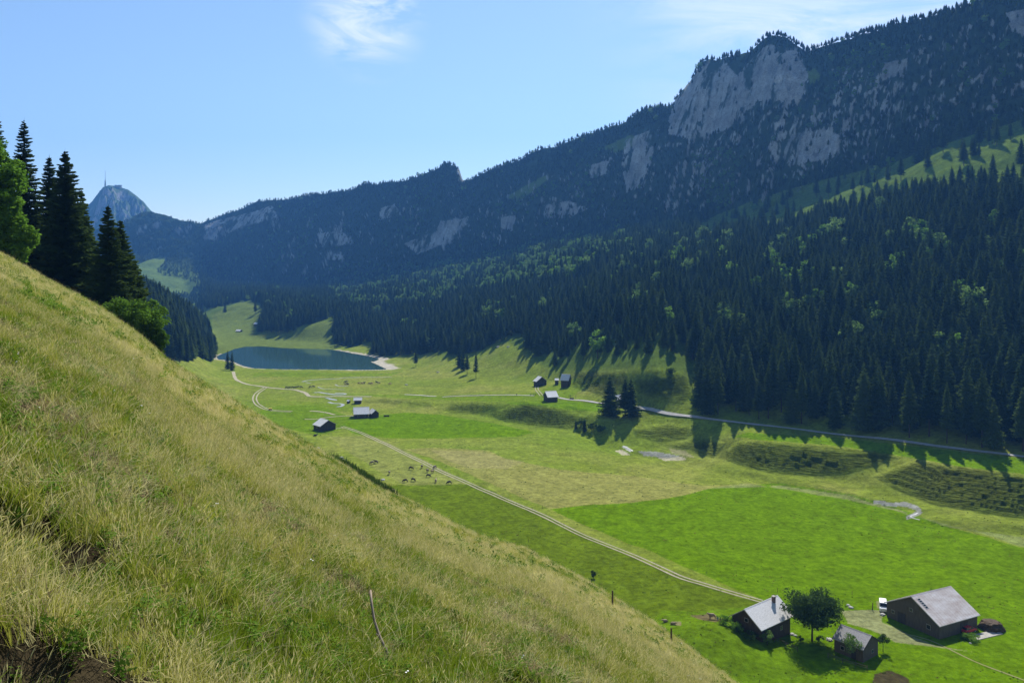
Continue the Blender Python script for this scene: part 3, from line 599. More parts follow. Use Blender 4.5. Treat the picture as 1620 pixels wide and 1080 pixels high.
# woods below the high alp far left
q = []
for y in np.arange(1250, 2680, 9.0):
    for x in np.arange(-.50 * y, -.38 * y, 9.0): q.append((x + RS.uniform(-4, 4), y + RS.uniform(-4, 4)))
q = np.array(q); qpx = 810 + F * q[:, 0] / q[:, 1]; qz = hgt(q[:, 0], q[:, 1]); qpy = HOR + (CZ - qz) / q[:, 1] * F
ok = ~inpoly(qpx, qpy, ALP) & (qpx < 322) & (RS.rand(len(q)) < .85) & ~inpoly(qpx, qpy, [(205,340),(240,345),(235,375),(205,370)])
fx = np.concatenate([fx, q[ok, 0]]); fy = np.concatenate([fy, q[ok, 1]]); fz = np.concatenate([fz, qz[ok]]); fpx = np.concatenate([fpx, qpx[ok]]); fpy = np.concatenate([fpy, qpy[ok]]); ft = np.concatenate([ft, np.full(ok.sum(), .5)])
nF = len(fx); fsc = np.where(ft > .05, RS.uniform(.20, .42, nF), RS.uniform(.52, 1.06, nF)) * np.interp(fy, [330, 420, 700, 2500], [1.42, 1.2, .95, .95]) 
fsc = np.where((ft > -.3) & (ft <= .05) & (fpx > 1000), RS.uniform(.5, .95, nF), fsc)
kn_ = (fpx > 870) & (fpx < 1100) & (fy < np.interp(fpx, gx, GY[6]) + 85); fsc = np.where(kn_, fsc * .68, fsc)
fw = fsc * RS.uniform(.85, 1.2, nF) * np.interp(fy, [330, 900], [1.1, 1.3]) * np.where(ft > .05, 1.35, 1); frz = RS.uniform(0, 6.28, nF); fid = RS.randint(0, 4, nF)
# broadleaved trees mixed in
nb_ = fbm(fx / 35, fy / 35, 3, 311); bz = np.full(nF, .02)
for poly, pr in (([(520,420),(700,420),(820,395),(980,370),(1000,400),(900,450),(760,470),(600,500),(520,480)], .26), ([(1000,420),(1200,380),(1500,380),(1620,450),(1620,520),(1300,520),(1000,520)], .09), ([(1220,190),(1300,170),(1290,215),(1225,250)], .55), ([(1450,90),(1560,60),(1560,110),(1460,130)], .5), ([(1090,240),(1180,240),(1150,330),(1120,330)], .45), ([(1300,95),(1420,70),(1400,150),(1310,165)], .35), ([(1480,100),(1620,60),(1620,130),(1490,150)], .3), ([(780,330),(870,280),(880,300),(800,360)], .5), ([(640,300),(700,300),(660,380),(620,380)], .25), ([(900,270),(960,240),(940,330),(890,350)], .3), ([(420,360),(500,340),(480,420),(430,420)], .25)):
    bz = np.where(inpoly(fpx, fpy, poly), pr, bz)
isb = ((ft < .05) | (RS.rand(nF) < .8)) & (RS.rand(nF) < bz * np.where(nb_ > 0, 1.7, .35)) & (fpx < 1640) & (fpx > 330)
print('forest', nF, 'broad', isb.sum(), (isb & (ft < .05)).sum())
bi = np.where(isb)[0]
bi = bi[np.argsort(fy[bi])]; brest = bi[285:]; bi = bi[:285]
keep = np.ones(nF, bool); keep[bi] = False
cand = np.where(keep & (fpx > -5) & (fpx < 1622) & (fy < 560) & (fy > 320))[0]; cand = cand[np.argsort(fy[cand] / fsc[cand])][:262]; keep[cand] = False
def part_obj(name, me, parent, m=None): return link(bpy.data.objects.new(name, me), parent)
SPM = [(me_of('crown', V, Fs, [NEEDLE]), me_of('trunk', tb.v, tb.f, [BARK])) for V, Fs, tb in SP]
LPM = [(me_of('crown', V, Fs, [LEAF if k < 2 else LEAF_G]), me_of('trunk', tb.v, tb.f, [BARK])) for k, (V, Fs, tb) in enumerate(LP_)]
def put_tree(name, pair, loc, sc, rz, **kw):
    e = empty(name, loc, rz, **kw); e.scale = sc
    part_obj('trunk', pair[1], e); part_obj('crown', pair[0], e); return e
for i in cand:
    put_tree('spruce_tree', SPM[fid[i]], (fx[i], fy[i], fz[i] - .3), (fw[i], fw[i], fsc[i]), frz[i], label='tall dark green spruce packed in the front of the dense forest above the gravel road', cat='tree', group='spruces along the front of the big forest')
for i in bi:
    s = RS.uniform(1.05, 1.6) * (1 if ft[i] < .05 else .55)
    k = int(RS.randint(0, 4)); o = link(bpy.data.objects.new('broadleaf_tree', bpy.data.meshes.get('broadleaf_%d' % k) or me_of('broadleaf_%d' % k, LP_[k][0] + LP_[k][2].v, LP_[k][1] + [tuple(a + len(LP_[k][0]) for a in f) for f in LP_[k][2].f], [LEAF if k < 2 else LEAF_G, BARK], [0]*len(LP_[k][1]) + [1]*len(LP_[k][2].f))))
    o.location = (fx[i], fy[i], fz[i] - .3); o.scale = (s, s, s * RS.uniform(.9, 1.25)); o.rotation_euler = (0, 0, frz[i])
    props(o, 'light green round broadleaf tree standing among the dark spruces on the mountainside', 'tree', 'broadleaf trees among the mountain spruces')
bl_protos = [me_of('broadleaf_kind', V + tb.v, Fs + [tuple(a + len(V) for a in f) for f in tb.f], [LEAF if k < 2 else LEAF_G, BARK], [0]*len(Fs) + [1]*len(tb.f)) for k, (V, Fs, tb) in enumerate(LP_)]
bs = RS.uniform(.95, 1.5, len(brest)) * np.where(ft[brest] < .05, 1, .62)
scatter('broadleaf_forest', np.stack([fx, fy, fz - .3], 1)[brest], frz[brest], np.stack([bs, bs, bs * RS.uniform(.9, 1.2, len(bs))], 1), RS.randint(0, 4, len(bs)), bl_protos, label='farther light green broadleaf crowns scattered through the mountain forest', cat='forest')
keep[brest] = False
scatter('conifer_forest', np.stack([fx, fy, fz - .3], 1)[keep], frz[keep], np.stack([fw, fw, fsc], 1)[keep], fid[keep], forest_protos, label='dense dark spruce forest covering the slopes above the valley', cat='forest')
# ---- single trees in the valley: (column, row of foot, row of top, kind, label)
def single(px, py, top, lab, k, wid=1.0, grp=None, dark=True, ymin=200):
    p = G(px, py, ymin); h = (py - top) / F * p.y * 1.10; s = h / (24 if k < 4 else 13)
    return put_tree('spruce_tree', SPM[k], p - Vector((0, 0, .2)), (s * wid, s * wid, s), rnd.uniform(0, 6), label=lab, cat='tree', group=grp)
g = 'two pairs of tall spruces by the gully'
single(965, 657, 597, 'left one of the two large spruces in front of the gravel road', 0, 1.75)
single(998, 659, 601, 'tallest spruce of the right clump in front of the gravel road', 2, 1.5)
single(989, 658, 606, 'narrow spruce pressed against the left side of the tallest clump spruce', 1, 1.6)
single(360, 584, 556, 'left spruce of the dark pair where the path reaches the lake', 0, 1.0)
single(367, 586, 557, 'right spruce of the dark pair where the path reaches the lake', 2, .9)
single(658, 580, 557, 'small lone spruce on the meadow near the gravelly lake corner', 1, 1.1)
single(727, 580, 548, 'bushy leftmost spruce of the clump on the sunny slope', 2, 1.05)
single(733, 586, 553, 'middle spruce of the clump on the sunny slope', 0, 1.0)
single(739, 592, 562, 'lowest spruce of the clump on the sunny slope', 1, 1.15)
single(753, 598, 564, 'thin ragged spruce standing alone right of the slope clump', 3, 1.0)
single(878, 578, 551, 'spruce in front of the forest edge above the highest dark hut', 0, 1.1)
single(404, 497, 478, 'spruce on the far meadow beyond the lake', 1, 1.2)
single(356, 494, 478, 'spruce at the upper left rim of the far meadow beyond the lake', 0, 1.2)
single(1577, 232, 190, 'small spruce standing alone high on the lit upper meadow', 1, 1.0)
for px, py, top, lab in ((911,678,664,'tiny spruce at the head of the shady gully'),(925,682,663,'young spruce beside bushes in the shady gully')): single(px, py, top, lab, 0, 1.3)
# shrubs
SHR = {}
def shrub(name, px, py, h, r, m, lab, seed=1, ncl=16, nl=60, lsz=.12, cat='shrub', ymin=150, p=None, trunk=True, base=.05, grp=None):
    p = p or G(px, py, ymin); V, Fs = leafy_geo(seed, h, r, ncl, nl, lsz, base, core=.1)
    rs = np.random.RandomState(seed); e = empty(name, p - Vector((0, 0, .1)), 0, label=lab, cat=cat, group=grp)
    tb = trunk_geo(h * .7, max(.05, h * .018), rs); limbs(tb, h, r, rs, 6, .1 + base * .7, max(.03, h * .01)); mesh_obj('trunk', tb.v, tb.f, BARK, e)
    mesh_obj('crown', V, Fs, m, e); return e
for i, (px, py, h, r, lab) in enumerate([(936,680,4.5,3.5,'round bush beside the young spruce in the gully'),(950,684,4,4,'dense bush under the left large spruce shadow'),(918,672,3.5,4,'low bush at the top of the shady gully'),(1062,590,3,4,'low shrub on the brow of the knoll below the forest')]):
    shrub('bush', px, py, h, r, LEAF_D, lab, 400 + i, 14, 50, .35)
# ---- near trees on the left brow
def near_spruce(px, y, top, R_, lab, seed, gap=.04, low=.05, wh=40, m=None):
    u = (px - 810) / F; x = u * y; z = hz(x, y) - .5; H_ = CZ - (top - HOR) / F * y - z
    e = empty('spruce_tree', (x, y, z), rnd.uniform(0, 6), label=lab, cat='tree')
    V, Fs = spruce_geo(seed, H_, R_, int(wh * 1.5), 12, 20, low, .92, gap); mesh_obj('crown', V, Fs, m or NEEDLE_N, e)
    tb = trunk_geo(H_ * .98, .32, np.random.RandomState(seed)); mesh_obj('trunk', tb.v, tb.f, BARK, e)
near_spruce(-6, 142, 168, 4.0, 'spruce cut by the left border, only its ragged right side showing', 500, .1)
near_spruce(38, 136, 190, 4.8, 'tall open spruce on the brow, second from the left border', 501, .28)
near_spruce(78, 141, 248, 4.8, 'dense black spruce hidden half behind the broadest one', 502, .03)
near_spruce(103, 134, 238, 6.0, 'broadest dense black spruce on the brow of the hillside', 503, .02, wh=44)
near_spruce(128, 139, 300, 5.0, 'lower dark spruce filling the gap right of the broadest one', 504, .04)
near_spruce(171, 127, 325, 4.4, 'airy spruce with see-through top in front of the rocky summit', 505, .34)
near_spruce(190, 131, 348, 4.8, 'slightly lower spruce just right of the airy spruce', 506, .26)
near_spruce(212, 134, 412, 4.4, 'small spruce behind the light green bushes on the brow', 507, .12, wh=30)
def near_leafy(px, y, top, r, lab, seed, ncl, nl, lsz, m=LEAF, base=.08, sink=.5, name='broadleaf_tree', cat='tree'):
    u = (px - 810) / F; x = u * y; z = hz(x, y) - sink; H_ = CZ - (top - HOR) / F * y - z
    return shrub(name, 0, 0, H_, r, m, lab, seed, ncl, nl, lsz, cat, p=Vector((x, y, z + .1)), base=base)
near_leafy(-10, 112, 205, 4.3, 'bright green broadleaf tree at the left border', 601, 150, 150, .26, base=.02, sink=1.5)
near_leafy(26, 113, 335, 3.0, 'lower bright green broadleaf tree beside the spruces', 602, 90, 140, .24, base=.02, sink=1.2)
near_leafy(196, 113, 470, 3.6, 'rounded bright green bush at the foot of the airy spruce', 603, 60, 110, .19, m=LEAF_N, name='bush', cat='shrub')
near_leafy(226, 117, 480, 3.4, 'bright green bush on the brow right of the rounded one', 604, 60, 110, .19, m=LEAF_N, name='bush', cat='shrub')
near_leafy(244, 122, 462, 2.2, 'upright light green bush at the right end of the brow trees', 605, 46, 100, .19, m=LEAF_N, name='bush', cat='shrub')
near_leafy(252, 117, 515, 1.8, 'low green bush at the lower end of the brow shrubs', 606, 36, 90, .18, m=LEAF_N, name='bush', cat='shrub')
# ------------------------------------------------------------------ tracks and roads draped on the ground
GRAVEL = mat('pale_gravel', (.34, .31, .22), 1, var=.25, scale=.8, spec=0)
ASPH = mat('grey_road', (.36, .35, .32), 1, var=.2, scale=.6, spec=0)
def ribbon(name, pts, width, m, label, twin=None, lift=.10, ymin=150, world=False, cat='track'):
    """twin: distance between two wheel ruts with a grass strip between them"""
    W = [G(p[0], p[1], ymin) for p in pts] if not world else [Vector(p) for p in pts]
    # Catmull-Rom resample
    S = []
    for i in range(len(W) - 1):
        p0 = W[max(i-1, 0)]; p1 = W[i]; p2 = W[i+1]; p3 = W[min(i+2, len(W)-1)]; n = max(2, int((p2 - p1).length / 2.0))
        for k in range(n):
            t = k / n; S.append(.5 * ((2*p1) + (p2-p0)*t + (2*p0-5*p1+4*p2-p3)*t*t + (-p0+3*p1-3*p2+p3)*t**3))
    S.append(W[-1]); S = np.array([(p.x, p.y) for p in S]); D = np.gradient(S, axis=0); D /= np.linalg.norm(D, axis=1)[:, None] + 1e-9; Nn = np.stack([-D[:, 1], D[:, 0]], 1)
    V = []; Fs = []
    for off in ([0] if not twin else [-twin/2, twin/2]):
        wv = width * (1 + .25 * fbm(S[:, 0] / 6, S[:, 1] / 6 + off, 2, 7)); cols = 3; b = len(V); js = np.linspace(-.5, .5, cols)
        G_ = []
        for j in js: G_.append(S + Nn * (off + j * wv)[:, None])
        H_ = [hgt(g[:, 0], g[:, 1]) for g in G_]
        for i in range(len(S)):
            zmx = max(h[i] for h in H_)
            for j in range(cols): V.append((G_[j][i, 0], G_[j][i, 1], H_[j][i] + lift + (zmx - H_[j][i]) * .3))
        for i in range(len(S) - 1):
            for j in range(cols - 1): a = b + i*cols + j; Fs.append((a, a+1, a+1+cols, a+cols))
    o = mesh_obj(name, V, Fs, m); props(o, label, cat, kind='structure'); return o
TRK = [(541,674.5),(575,686),(610,702),(650,722),(690,742),(740,764),(790,786),(840,807),(880,826),(920,846),(960,862),(1000,878),(1040,896),(1080,914),(1120,926),(1160,938),(1205,951)]
ribbon('farm_track', TRK, .62, GRAVEL, 'two pale wheel ruts with a grass strip running from the dark barn to the farm', 1.75)
ribbon('valley_road', [(1620,722.5),(1560,715),(1500,708),(1400,694.5),(1300,684),(1200,672),(1110,661),(1060,655),(1015,646),(960,640),(926,634),(900,632),(884,629)], 2.6, ASPH, 'narrow grey gravel road running below the forest edge', lift=.14)
ribbon('valley_road', [(845,626),(820,625),(790,625),(740,626),(700,628)], 1.6, ASPH, 'faint far stretch of the gravel road left of the brown hut', lift=.14)
ribbon('valley_road', [(690,627),(660,625),(640,624)], 2.2, ASPH, 'pale short stretch of road on the bright terrace meadow', lift=.14)
ribbon('hut_track', [(852,604),(850,610),(849,615),(852,620),(857,626)], .55, GRAVEL, 'two short wheel ruts between two dark huts', 1.9, lift=.14)
ribbon('lake_path', [(369,588),(372,598),(378,603),(392,608),(405,610),(425,613),(440,614.5),(462,616),(472,618),(482,621),(487,625),(492,627),(520,627.3),(560,627.3),(588,627.2)], 2.8, GRAVEL, 'pale gravel path running from the lake across the valley floor', lift=.12)
ribbon('side_track', [(420,613),(408,621),(403,629),(405,637),(414,644),(425,648),(440,650),(462,651)], .9, GRAVEL, 'two pale ruts curving down from the lake path', 2.4, lift=.12)
ribbon('side_track', [(490,650),(505,651),(518,653),(530,656)], 1.8, GRAVEL, 'short pale curve of track behind the dark barn', lift=.12)
ribbon('side_track', [(482,663),(500,663),(520,660),(545,658),(575,658),(597,657)], 1.2, GRAVEL, 'pale path passing behind the dark barn to the grey roofed chalet', lift=.12)
ribbon('side_track', [(505,681),(525,679),(543,676.5)], .9, GRAVEL, 'short worn spur from the track to the dark barn', lift=.12)
ribbon('meadow_path', [(1420,1000),(1470,1012),(1540,1045),(1600,1068),(1660,1090)], .5, mat('worn_grass', (.20,.19,.075), .95, var=.2), 'faint worn path through the grass below the big barn', lift=.06)
WAT = mat('stream_water', (.20, .22, .23), .55, var=.2, scale=.5, spec=.5)
MUD = mat('dark_stream_edge', (.06, .06, .04), .9)
for pts, w, lab in (([(478,604),(490,601.5),(508,600),(535,599)],1.8,'farthest thin bend of the stream near the lake'),([(483,605),(492,606.5)],1.2,'short branch of the far stream'),
  ([(536,599),(545,597.5),(570,597),(620,596.5)],1.2,'thin stream channel below the lake shore'),([(497,621),(505,620.5),(514,622),(530,624),(545,624),(545,622.5),(530,622)],2.6,'broad pale loop of the braided stream'),
  ([(516,629.5),(524,631),(533,633),(520,631.5)],2.0,'small wet bend just below the gravel path'),([(520,636),(527,638),(538,638.5),(543,640.5),(538,643),(533,643)],2.4,'hooked bend of the stream behind the grey roofed chalet'),([(503,612),(512,615),(530,615.5),(545,616.5)],1.0,'hair thin channel in the far meadow'),([(530,608),(536,610.5),(551,610.5)],1.2,'narrow dark channel beside the far cattle')):
    ribbon('stream', pts, w, WAT, lab, lift=.10, cat='stream')
ribbon('stream', [(984,706.5),(992,708.5),(1001,713.5)], .8, WAT, 'thin trickle of the brook above the gravel bed', lift=.12, cat='stream')
ribbon('stream', [(1452,811),(1440,817),(1455,822)], .6, WAT, 'thin trickle of the brook leaving the curved gravel bed', lift=.06, cat='stream')
# ------------------------------------------------------------------ buildings
WD = mat('dark_weathered_wood', (.055, .045, .038), .85, var=.35, scale=2.2, stretch=(1, 1, .3), bump=.2)
WB = mat('brown_timber', (.07, .050, .034), .85, var=.35, scale=2.2, stretch=(1, 1, .3), bump=.2)
WG = mat('grey_brown_boards', (.10, .080, .060), .85, var=.3, scale=2.0, stretch=(2.5, 2.5, .3), bump=.2)
STONE = mat('rough_plaster', (.33, .31, .27), .9, var=.2, scale=1.5, bump=.3)
RF1 = mat('grey_shingles', (.60, .59, .58), .6, var=.22, scale=2.6, stretch=(.6, 2.5, 1), bump=.4, bscale=9)
RF2 = mat('pale_sheet_roof', (.60, .60, .61), .5, var=.12, scale=1.2, bump=.1)
RF3 = mat('dark_tile_roof', (.28, .27, .27), .65, var=.35, scale=5, bump=.6, bscale=14)
RF4 = mat('patchy_old_sheet_roof', (.60, .575, .57), .5, col2=(.36, .28, .24), scale=.35, stretch=(.6, 1.6, 1), bump=.1)
GLASSD = mat('dark_pane', (.02, .025, .03), .15, spec=.6)
TRIM = mat('pale_trim_boards', (.38, .36, .33), .8)
METAL = mat('grey_metal', (.4, .4, .42), .4, metal=.6)
def building(name, a, b, ridge, eave, W, lab, wall, roof, zg=None, over=.5, gover=.6, chim=None, doors=(), wins=(), rib=0, base=True, cat='house', ymin=160, skyl=None, seam=None, grp=None, stone=.0, at=None):
    """a, b: photograph positions of the two ridge ends; widths and heights in metres; side -y faces the right-hand eave"""
    def atz(p, z): y = (CZ - z) * F / (p[1] - HOR); return Vector(((p[0] - 810) / F * y, y, z))
    if at: zg = G(at[0], at[1], ymin).z
    if zg is None:
        mp = ((a[0]+b[0])/2, (a[1]+b[1])/2 ); z = 0
        for _ in range(8):
            c = (atz(a, z + ridge) + atz(b, z + ridge)) / 2; z = hz(c.x, c.y)
        zg = z
    A = atz(a, zg + ridge); B = atz(b, zg + ridge); Lr = (B - A).length; ang = math.atan2(B.y - A.y, B.x - A.x); c = (A + B) / 2
    e = empty(name, (c.x, c.y, zg), ang, label=lab, cat=cat, group=grp)
    L2 = Lr / 2; w2 = W / 2; wl = L2 - gover; ww = w2 - over; pitch = (ridge - eave) / w2; th = .16
    top = ridge - th - .02; he = top - pitch * ww
    m = MB(); m.prism([(-ww, -1.2), (ww, -1.2), (ww, he), (0, top), (-ww, he)], -wl, wl, 0); wo = m.obj('wall', wall, e)
    if stone:
        m = MB(); m.box(-wl-.04, wl+.04, -ww-.04, ww+.04, -1.25, stone); m.obj('stone_base', STONE, e)
    m = MB()
    for s in (-1, 1): m.prism([(0, ridge), (s * w2, eave), (s * w2, eave - th), (0, ridge - th)] if s > 0 else [(0, ridge - th), (s * w2, eave - th), (s * w2, eave), (0, ridge)], -L2, L2, 0)
    ro = m.obj('roof', roof, e)
    m = MB(); m.prism([(-.16, ridge - .05), (0, ridge + .06), (.16, ridge - .05)], -L2 - .02, L2 + .02, 0); m.obj('ridge_cap', roof if not rib else METAL, ro)
    for s in (-1, 1):
        m = MB()
        for q in (-1, 1): m.prism([(0, ridge - .03), (q * w2, eave - .03), (q * w2, eave - .26), (0, ridge - .26)][::q], s * (L2 + .003), s * (L2 + .05), 0)
        m.obj('verge_board', TRIM if roof in (RF2, RF4, RF1) else WD, ro)
    if seam:
        m = MB(); n = int(Lr / seam)
        for i in range(1, n):
            x = -L2 + i * Lr / n
            for s in (-1, 1): m.prism([(s*.2, ridge - .2*pitch + .035), (s * (w2 - .05), eave + .05*pitch + .035), (s * (w2 - .05), eave + .05*pitch - .02), (s*.2, ridge - .2*pitch - .02)][::s], x - .03, x + .03, 0)
        m.obj('roof_seams', roof, ro)
    for (side, t, w, z0, h, kind) in tuple(doors) + tuple(wins):
        fr = MB(); pn = MB(); d = .05
        if side in ('x+', 'x-'):
            sx = 1 if side == 'x+' else -1; X = sx * (wl + d); fr.box(min(sx*wl, X), max(sx*wl, X), t - w/2 - .08, t + w/2 + .08, z0 - .08, z0 + h + .08); pn.box(min(X, X + sx*.02), max(X, X + sx*.02), t - w/2, t + w/2, z0, z0 + h)
        else:
            sy = 1 if side == 'y+' else -1; Y = sy * (ww + d); fr.box(t - w/2 - .08, t + w/2 + .08, min(sy*ww, Y), max(sy*ww, Y), z0 - .08, z0 + h + .08); pn.box(t - w/2, t + w/2, min(Y, Y + sy*.02), max(Y, Y + sy*.02), z0, z0 + h)
        f = fr.obj('window' if kind == 'w' else 'door', TRIM if kind == 'w' else WB, e); pn.obj('pane' if kind == 'w' else 'door_leaf', GLASSD if kind == 'w' else WD, f)
    if chim:
        x, yy, w, h = chim; zr = ridge - pitch * abs(yy); m = MB(); m.box(x - w/2, x + w/2, yy - w*.4, yy + w*.4, zr - .6, ridge + h); co = m.obj('chimney', mat('chimney_brick', (.17,.12,.10), .9, var=.3, scale=6), ro)
        m = MB(); m.box(x - w/2 - .1, x + w/2 + .1, yy - w*.4 - .1, yy + w*.4 + .1, ridge + h, ridge + h + .1); m.obj('chimney_cap', STONE, co)
    if skyl:
        x, q, lx, ly = skyl; m = MB(); zc = lambda yy: ridge - pitch * abs(yy)
        s = -1; y0, y1 = s * q, s * (q + ly); m.add([(x - lx/2, y0, zc(y0) + .09), (x + lx/2, y0, zc(y0) + .09), (x + lx/2, y1, zc(y1) + .09), (x - lx/2, y1, zc(y1) + .09), (x - lx/2, y0, zc(y0)-.05), (x + lx/2, y0, zc(y0)-.05), (x + lx/2, y1, zc(y1)-.05), (x - lx/2, y1, zc(y1)-.05)], [(0,3,2,1),(4,5,6,7),(0,1,5,4),(1,2,6,5),(2,3,7,6),(3,0,4,7)])
        so = m.obj('skylight', TRIM, ro); m = MB()
        n = 5; 
        for i in range(n):
            ya = y0 + (y1 - y0) * (i + .1) / n; yb = y0 + (y1 - y0) * (i + .9) / n
            m.add([(x - lx/2 + .1, ya, zc(ya) + .10), (x + lx/2 - .1, ya, zc(ya) + .10), (x + lx/2 - .1, yb, zc(yb) + .10), (x - lx/2 + .1, yb, zc(yb) + .10)], [(0,3,2,1)])
        m.obj('pane', GLASSD, so)
    e['L2'] = L2; e['w2'] = w2
    return e
farm = building('farmhouse', (1177.3,963), (1230,940.6), 7.2, 3.7, 9.8, 'grey shingled farmhouse with chimney at the lower end of the track', WB, RF1, over=.7, gover=.9, chim=(3.9, -.9, .8, .7),
   doors=(('y-', -1.2, 1.1, -.1, 2.0, 'd'),), wins=(('y-', 2.2, .9, 1.2, .9, 'w'),('y-', -3.6, .9, 1.2, .9, 'w'),('x-', -1.6, .9, 1.3, .9, 'w'),('x-', 1.6, .9, 1.3, .9, 'w'),('x-', 0, .9, 3.9, .8, 'w')))
hut = building('hut', (1330,986.4), (1379.4,1004.6), 5.4, 3.1, 7.8, 'small dark hut with tiled roof below the round tree', WG, RF3, over=.5, gover=.3,
   wins=(('x+', .8, .7, 1.1, .7, 'w'), ('y-', -1.5, .8, 1.1, .8, 'w')), doors=(('y-', 1.3, 1.0, -.1, 1.9, 'd'),))
barn = building('barn', (1441,942.4), (1504.3,926.2), 8.0, 3.5, 16.0, 'large barn with patchy grey sheet roof and skylight beside the red car', WG, RF4, over=.5, gover=.45, skyl=(-6.2, 1.0, .95, 2.6), seam=1.0,
   wins=(('x-', -4.6, 1.0, 1.5, 1.0, 'w'), ('x-', .3, .8, 4.0, .7, 'w'), ('x-', 5.6, .8, 1.5, .7, 'w')), doors=(('x-', 3.0, 2.2, -.1, 2.6, 'd'), ('y-', 2.0, 2.6, -.1, 2.7, 'd')), cat='barn')
building('barn', (507.4,660.9), (519.8,664.2), 6.0, 3.0, 10.8, 'black weathered barn at the upper end of the farm track', WD, RF1, wins=(('y-', 0, .8, 1.4, .8, 'w'),), doors=(('x-', 0, 2.6, -.1, 2.3, 'd'),), cat='barn')
building('chalet', (558.8,644.2), (584,643.2), 6.2, 2.6, 9.6, 'long dark chalet with pale grey roof on the bright meadow', WD, RF2, wins=(('y-', -2, .9, 1.0, .8, 'w'), ('y-', 2, .9, 1.0, .8, 'w')), doors=(('y-', 0, 1, -.1, 1.9, 'd'),))
building('shed', (588.5,645.6), (594.2,648.4), 4.8, 2.6, 5.4, 'small dark gabled shed at the right end of the long chalet', WD, RF1, doors=(('x+', 0, 1.2, -.1, 1.9, 'd'),), cat='shed')
building('hut', (559.5,628.7), (573,628.5), 4.0, 2.4, 5.0, 'low dark hut with pale roof behind the long chalet', WD, RF2, doors=(('y-', 0, 1.2, -.1, 1.8, 'd'),))
building('shed', (549.5,632.0), (553.5,632.2), 2.4, 1.6, 2.6, 'tiny dark shelter left of the low pale roofed hut', WD, RF1, cat='shed', over=.2, gover=.2)
building('hut', (851.5,594.4), (857.5,595.8), 6.4, 3.2, 9.0, 'dark hut with broad gable, leftmost of the huts below the forest', WD, RF1, doors=(('y-', 0, 1.5, -.1, 2, 'd'),))
building('hut', (888.6,591.4), (902.3,592.1), 7.6, 3.8, 7.6, 'steep roofed dark hut highest under the forest edge', WD, RF1, at=(890,605.5), wins=(('x-', 1.2, .8, 1.2, .8, 'w'), ('x-', -1.2, .8, 1.2, .8, 'w')))
building('shed', (877.5,598.2), (884.0,598.2), 3.6, 2.4, 3.6, 'little pale roofed shed beside the steep roofed hut', WD, RF2, at=(880,604), cat='shed', over=.3, gover=.3)
building('hut', (862.2,618.9), (879.8,617.9), 6.2, 3.0, 8.4, 'brown black hut with light grey roof beside the gravel road', WD, RF2, doors=(('x-', 0, 1.6, -.1, 2, 'd'),))
building('hut', (973.5,624.2), (984.5,624.0), 5.0, 2.6, 6.0, 'hut with pale roof half hidden between the large spruces', WB, RF2, at=(979,632))
building('hut', (374.5,521.0), (382,521.2), 4.6, 2.6, 7, 'left one of the two small huts on the meadow beyond the lake', WD, RF1)
building('hut', (404,509.8), (412,510.5), 4.6, 2.6, 7, 'right hut beyond the lake, close under the forest', WD, RF2, at=(408,514.5))
building('alp_building', (281,440.2), (290,440.4), 6.5, 4, 9, 'long pale roofed alp building, upper left on the high far pasture', WB, RF2, cat='house', ymin=1500)
building('alp_building', (301,442), (307,442.2), 6.5, 4, 9, 'pale roofed alp building, upper right on the high far pasture', WB, RF2, cat='house', ymin=1500)
building('alp_building', (282,449.6), (289,449.8), 7, 4.5, 10, 'white walled alp building, lowest on the high far pasture', STONE, RF2, cat='house', ymin=1500)
# antenna and summit house
pt = peak_top(166.5); an = empty('antenna_mast', pt - Vector((0, 0, 4)), label='tall thin transmission mast on the far rocky summit', cat='antenna')
m = MB(); m.tube([(0,0,0),(0,0,32)], [4.2, 2.6], 10); m.obj('mast_base', STONE, an)
m = MB(); m.tube([(0,0,32),(0,0,80)], [1.3, .7], 8); m.obj('mast', METAL, an)
pt = peak_top(187); sh = empty('summit_house', pt - Vector((0, 0, 4)), label='flat summit house right of the mast on the far rocky peak', cat='house')
m = MB(); m.box(-15, 15, -6, 6, -8, 9); m.obj('wall', STONE, sh); m = MB(); m.box(-17, 17, -8, 8, 9, 11.5); m.obj('roof', METAL, sh)
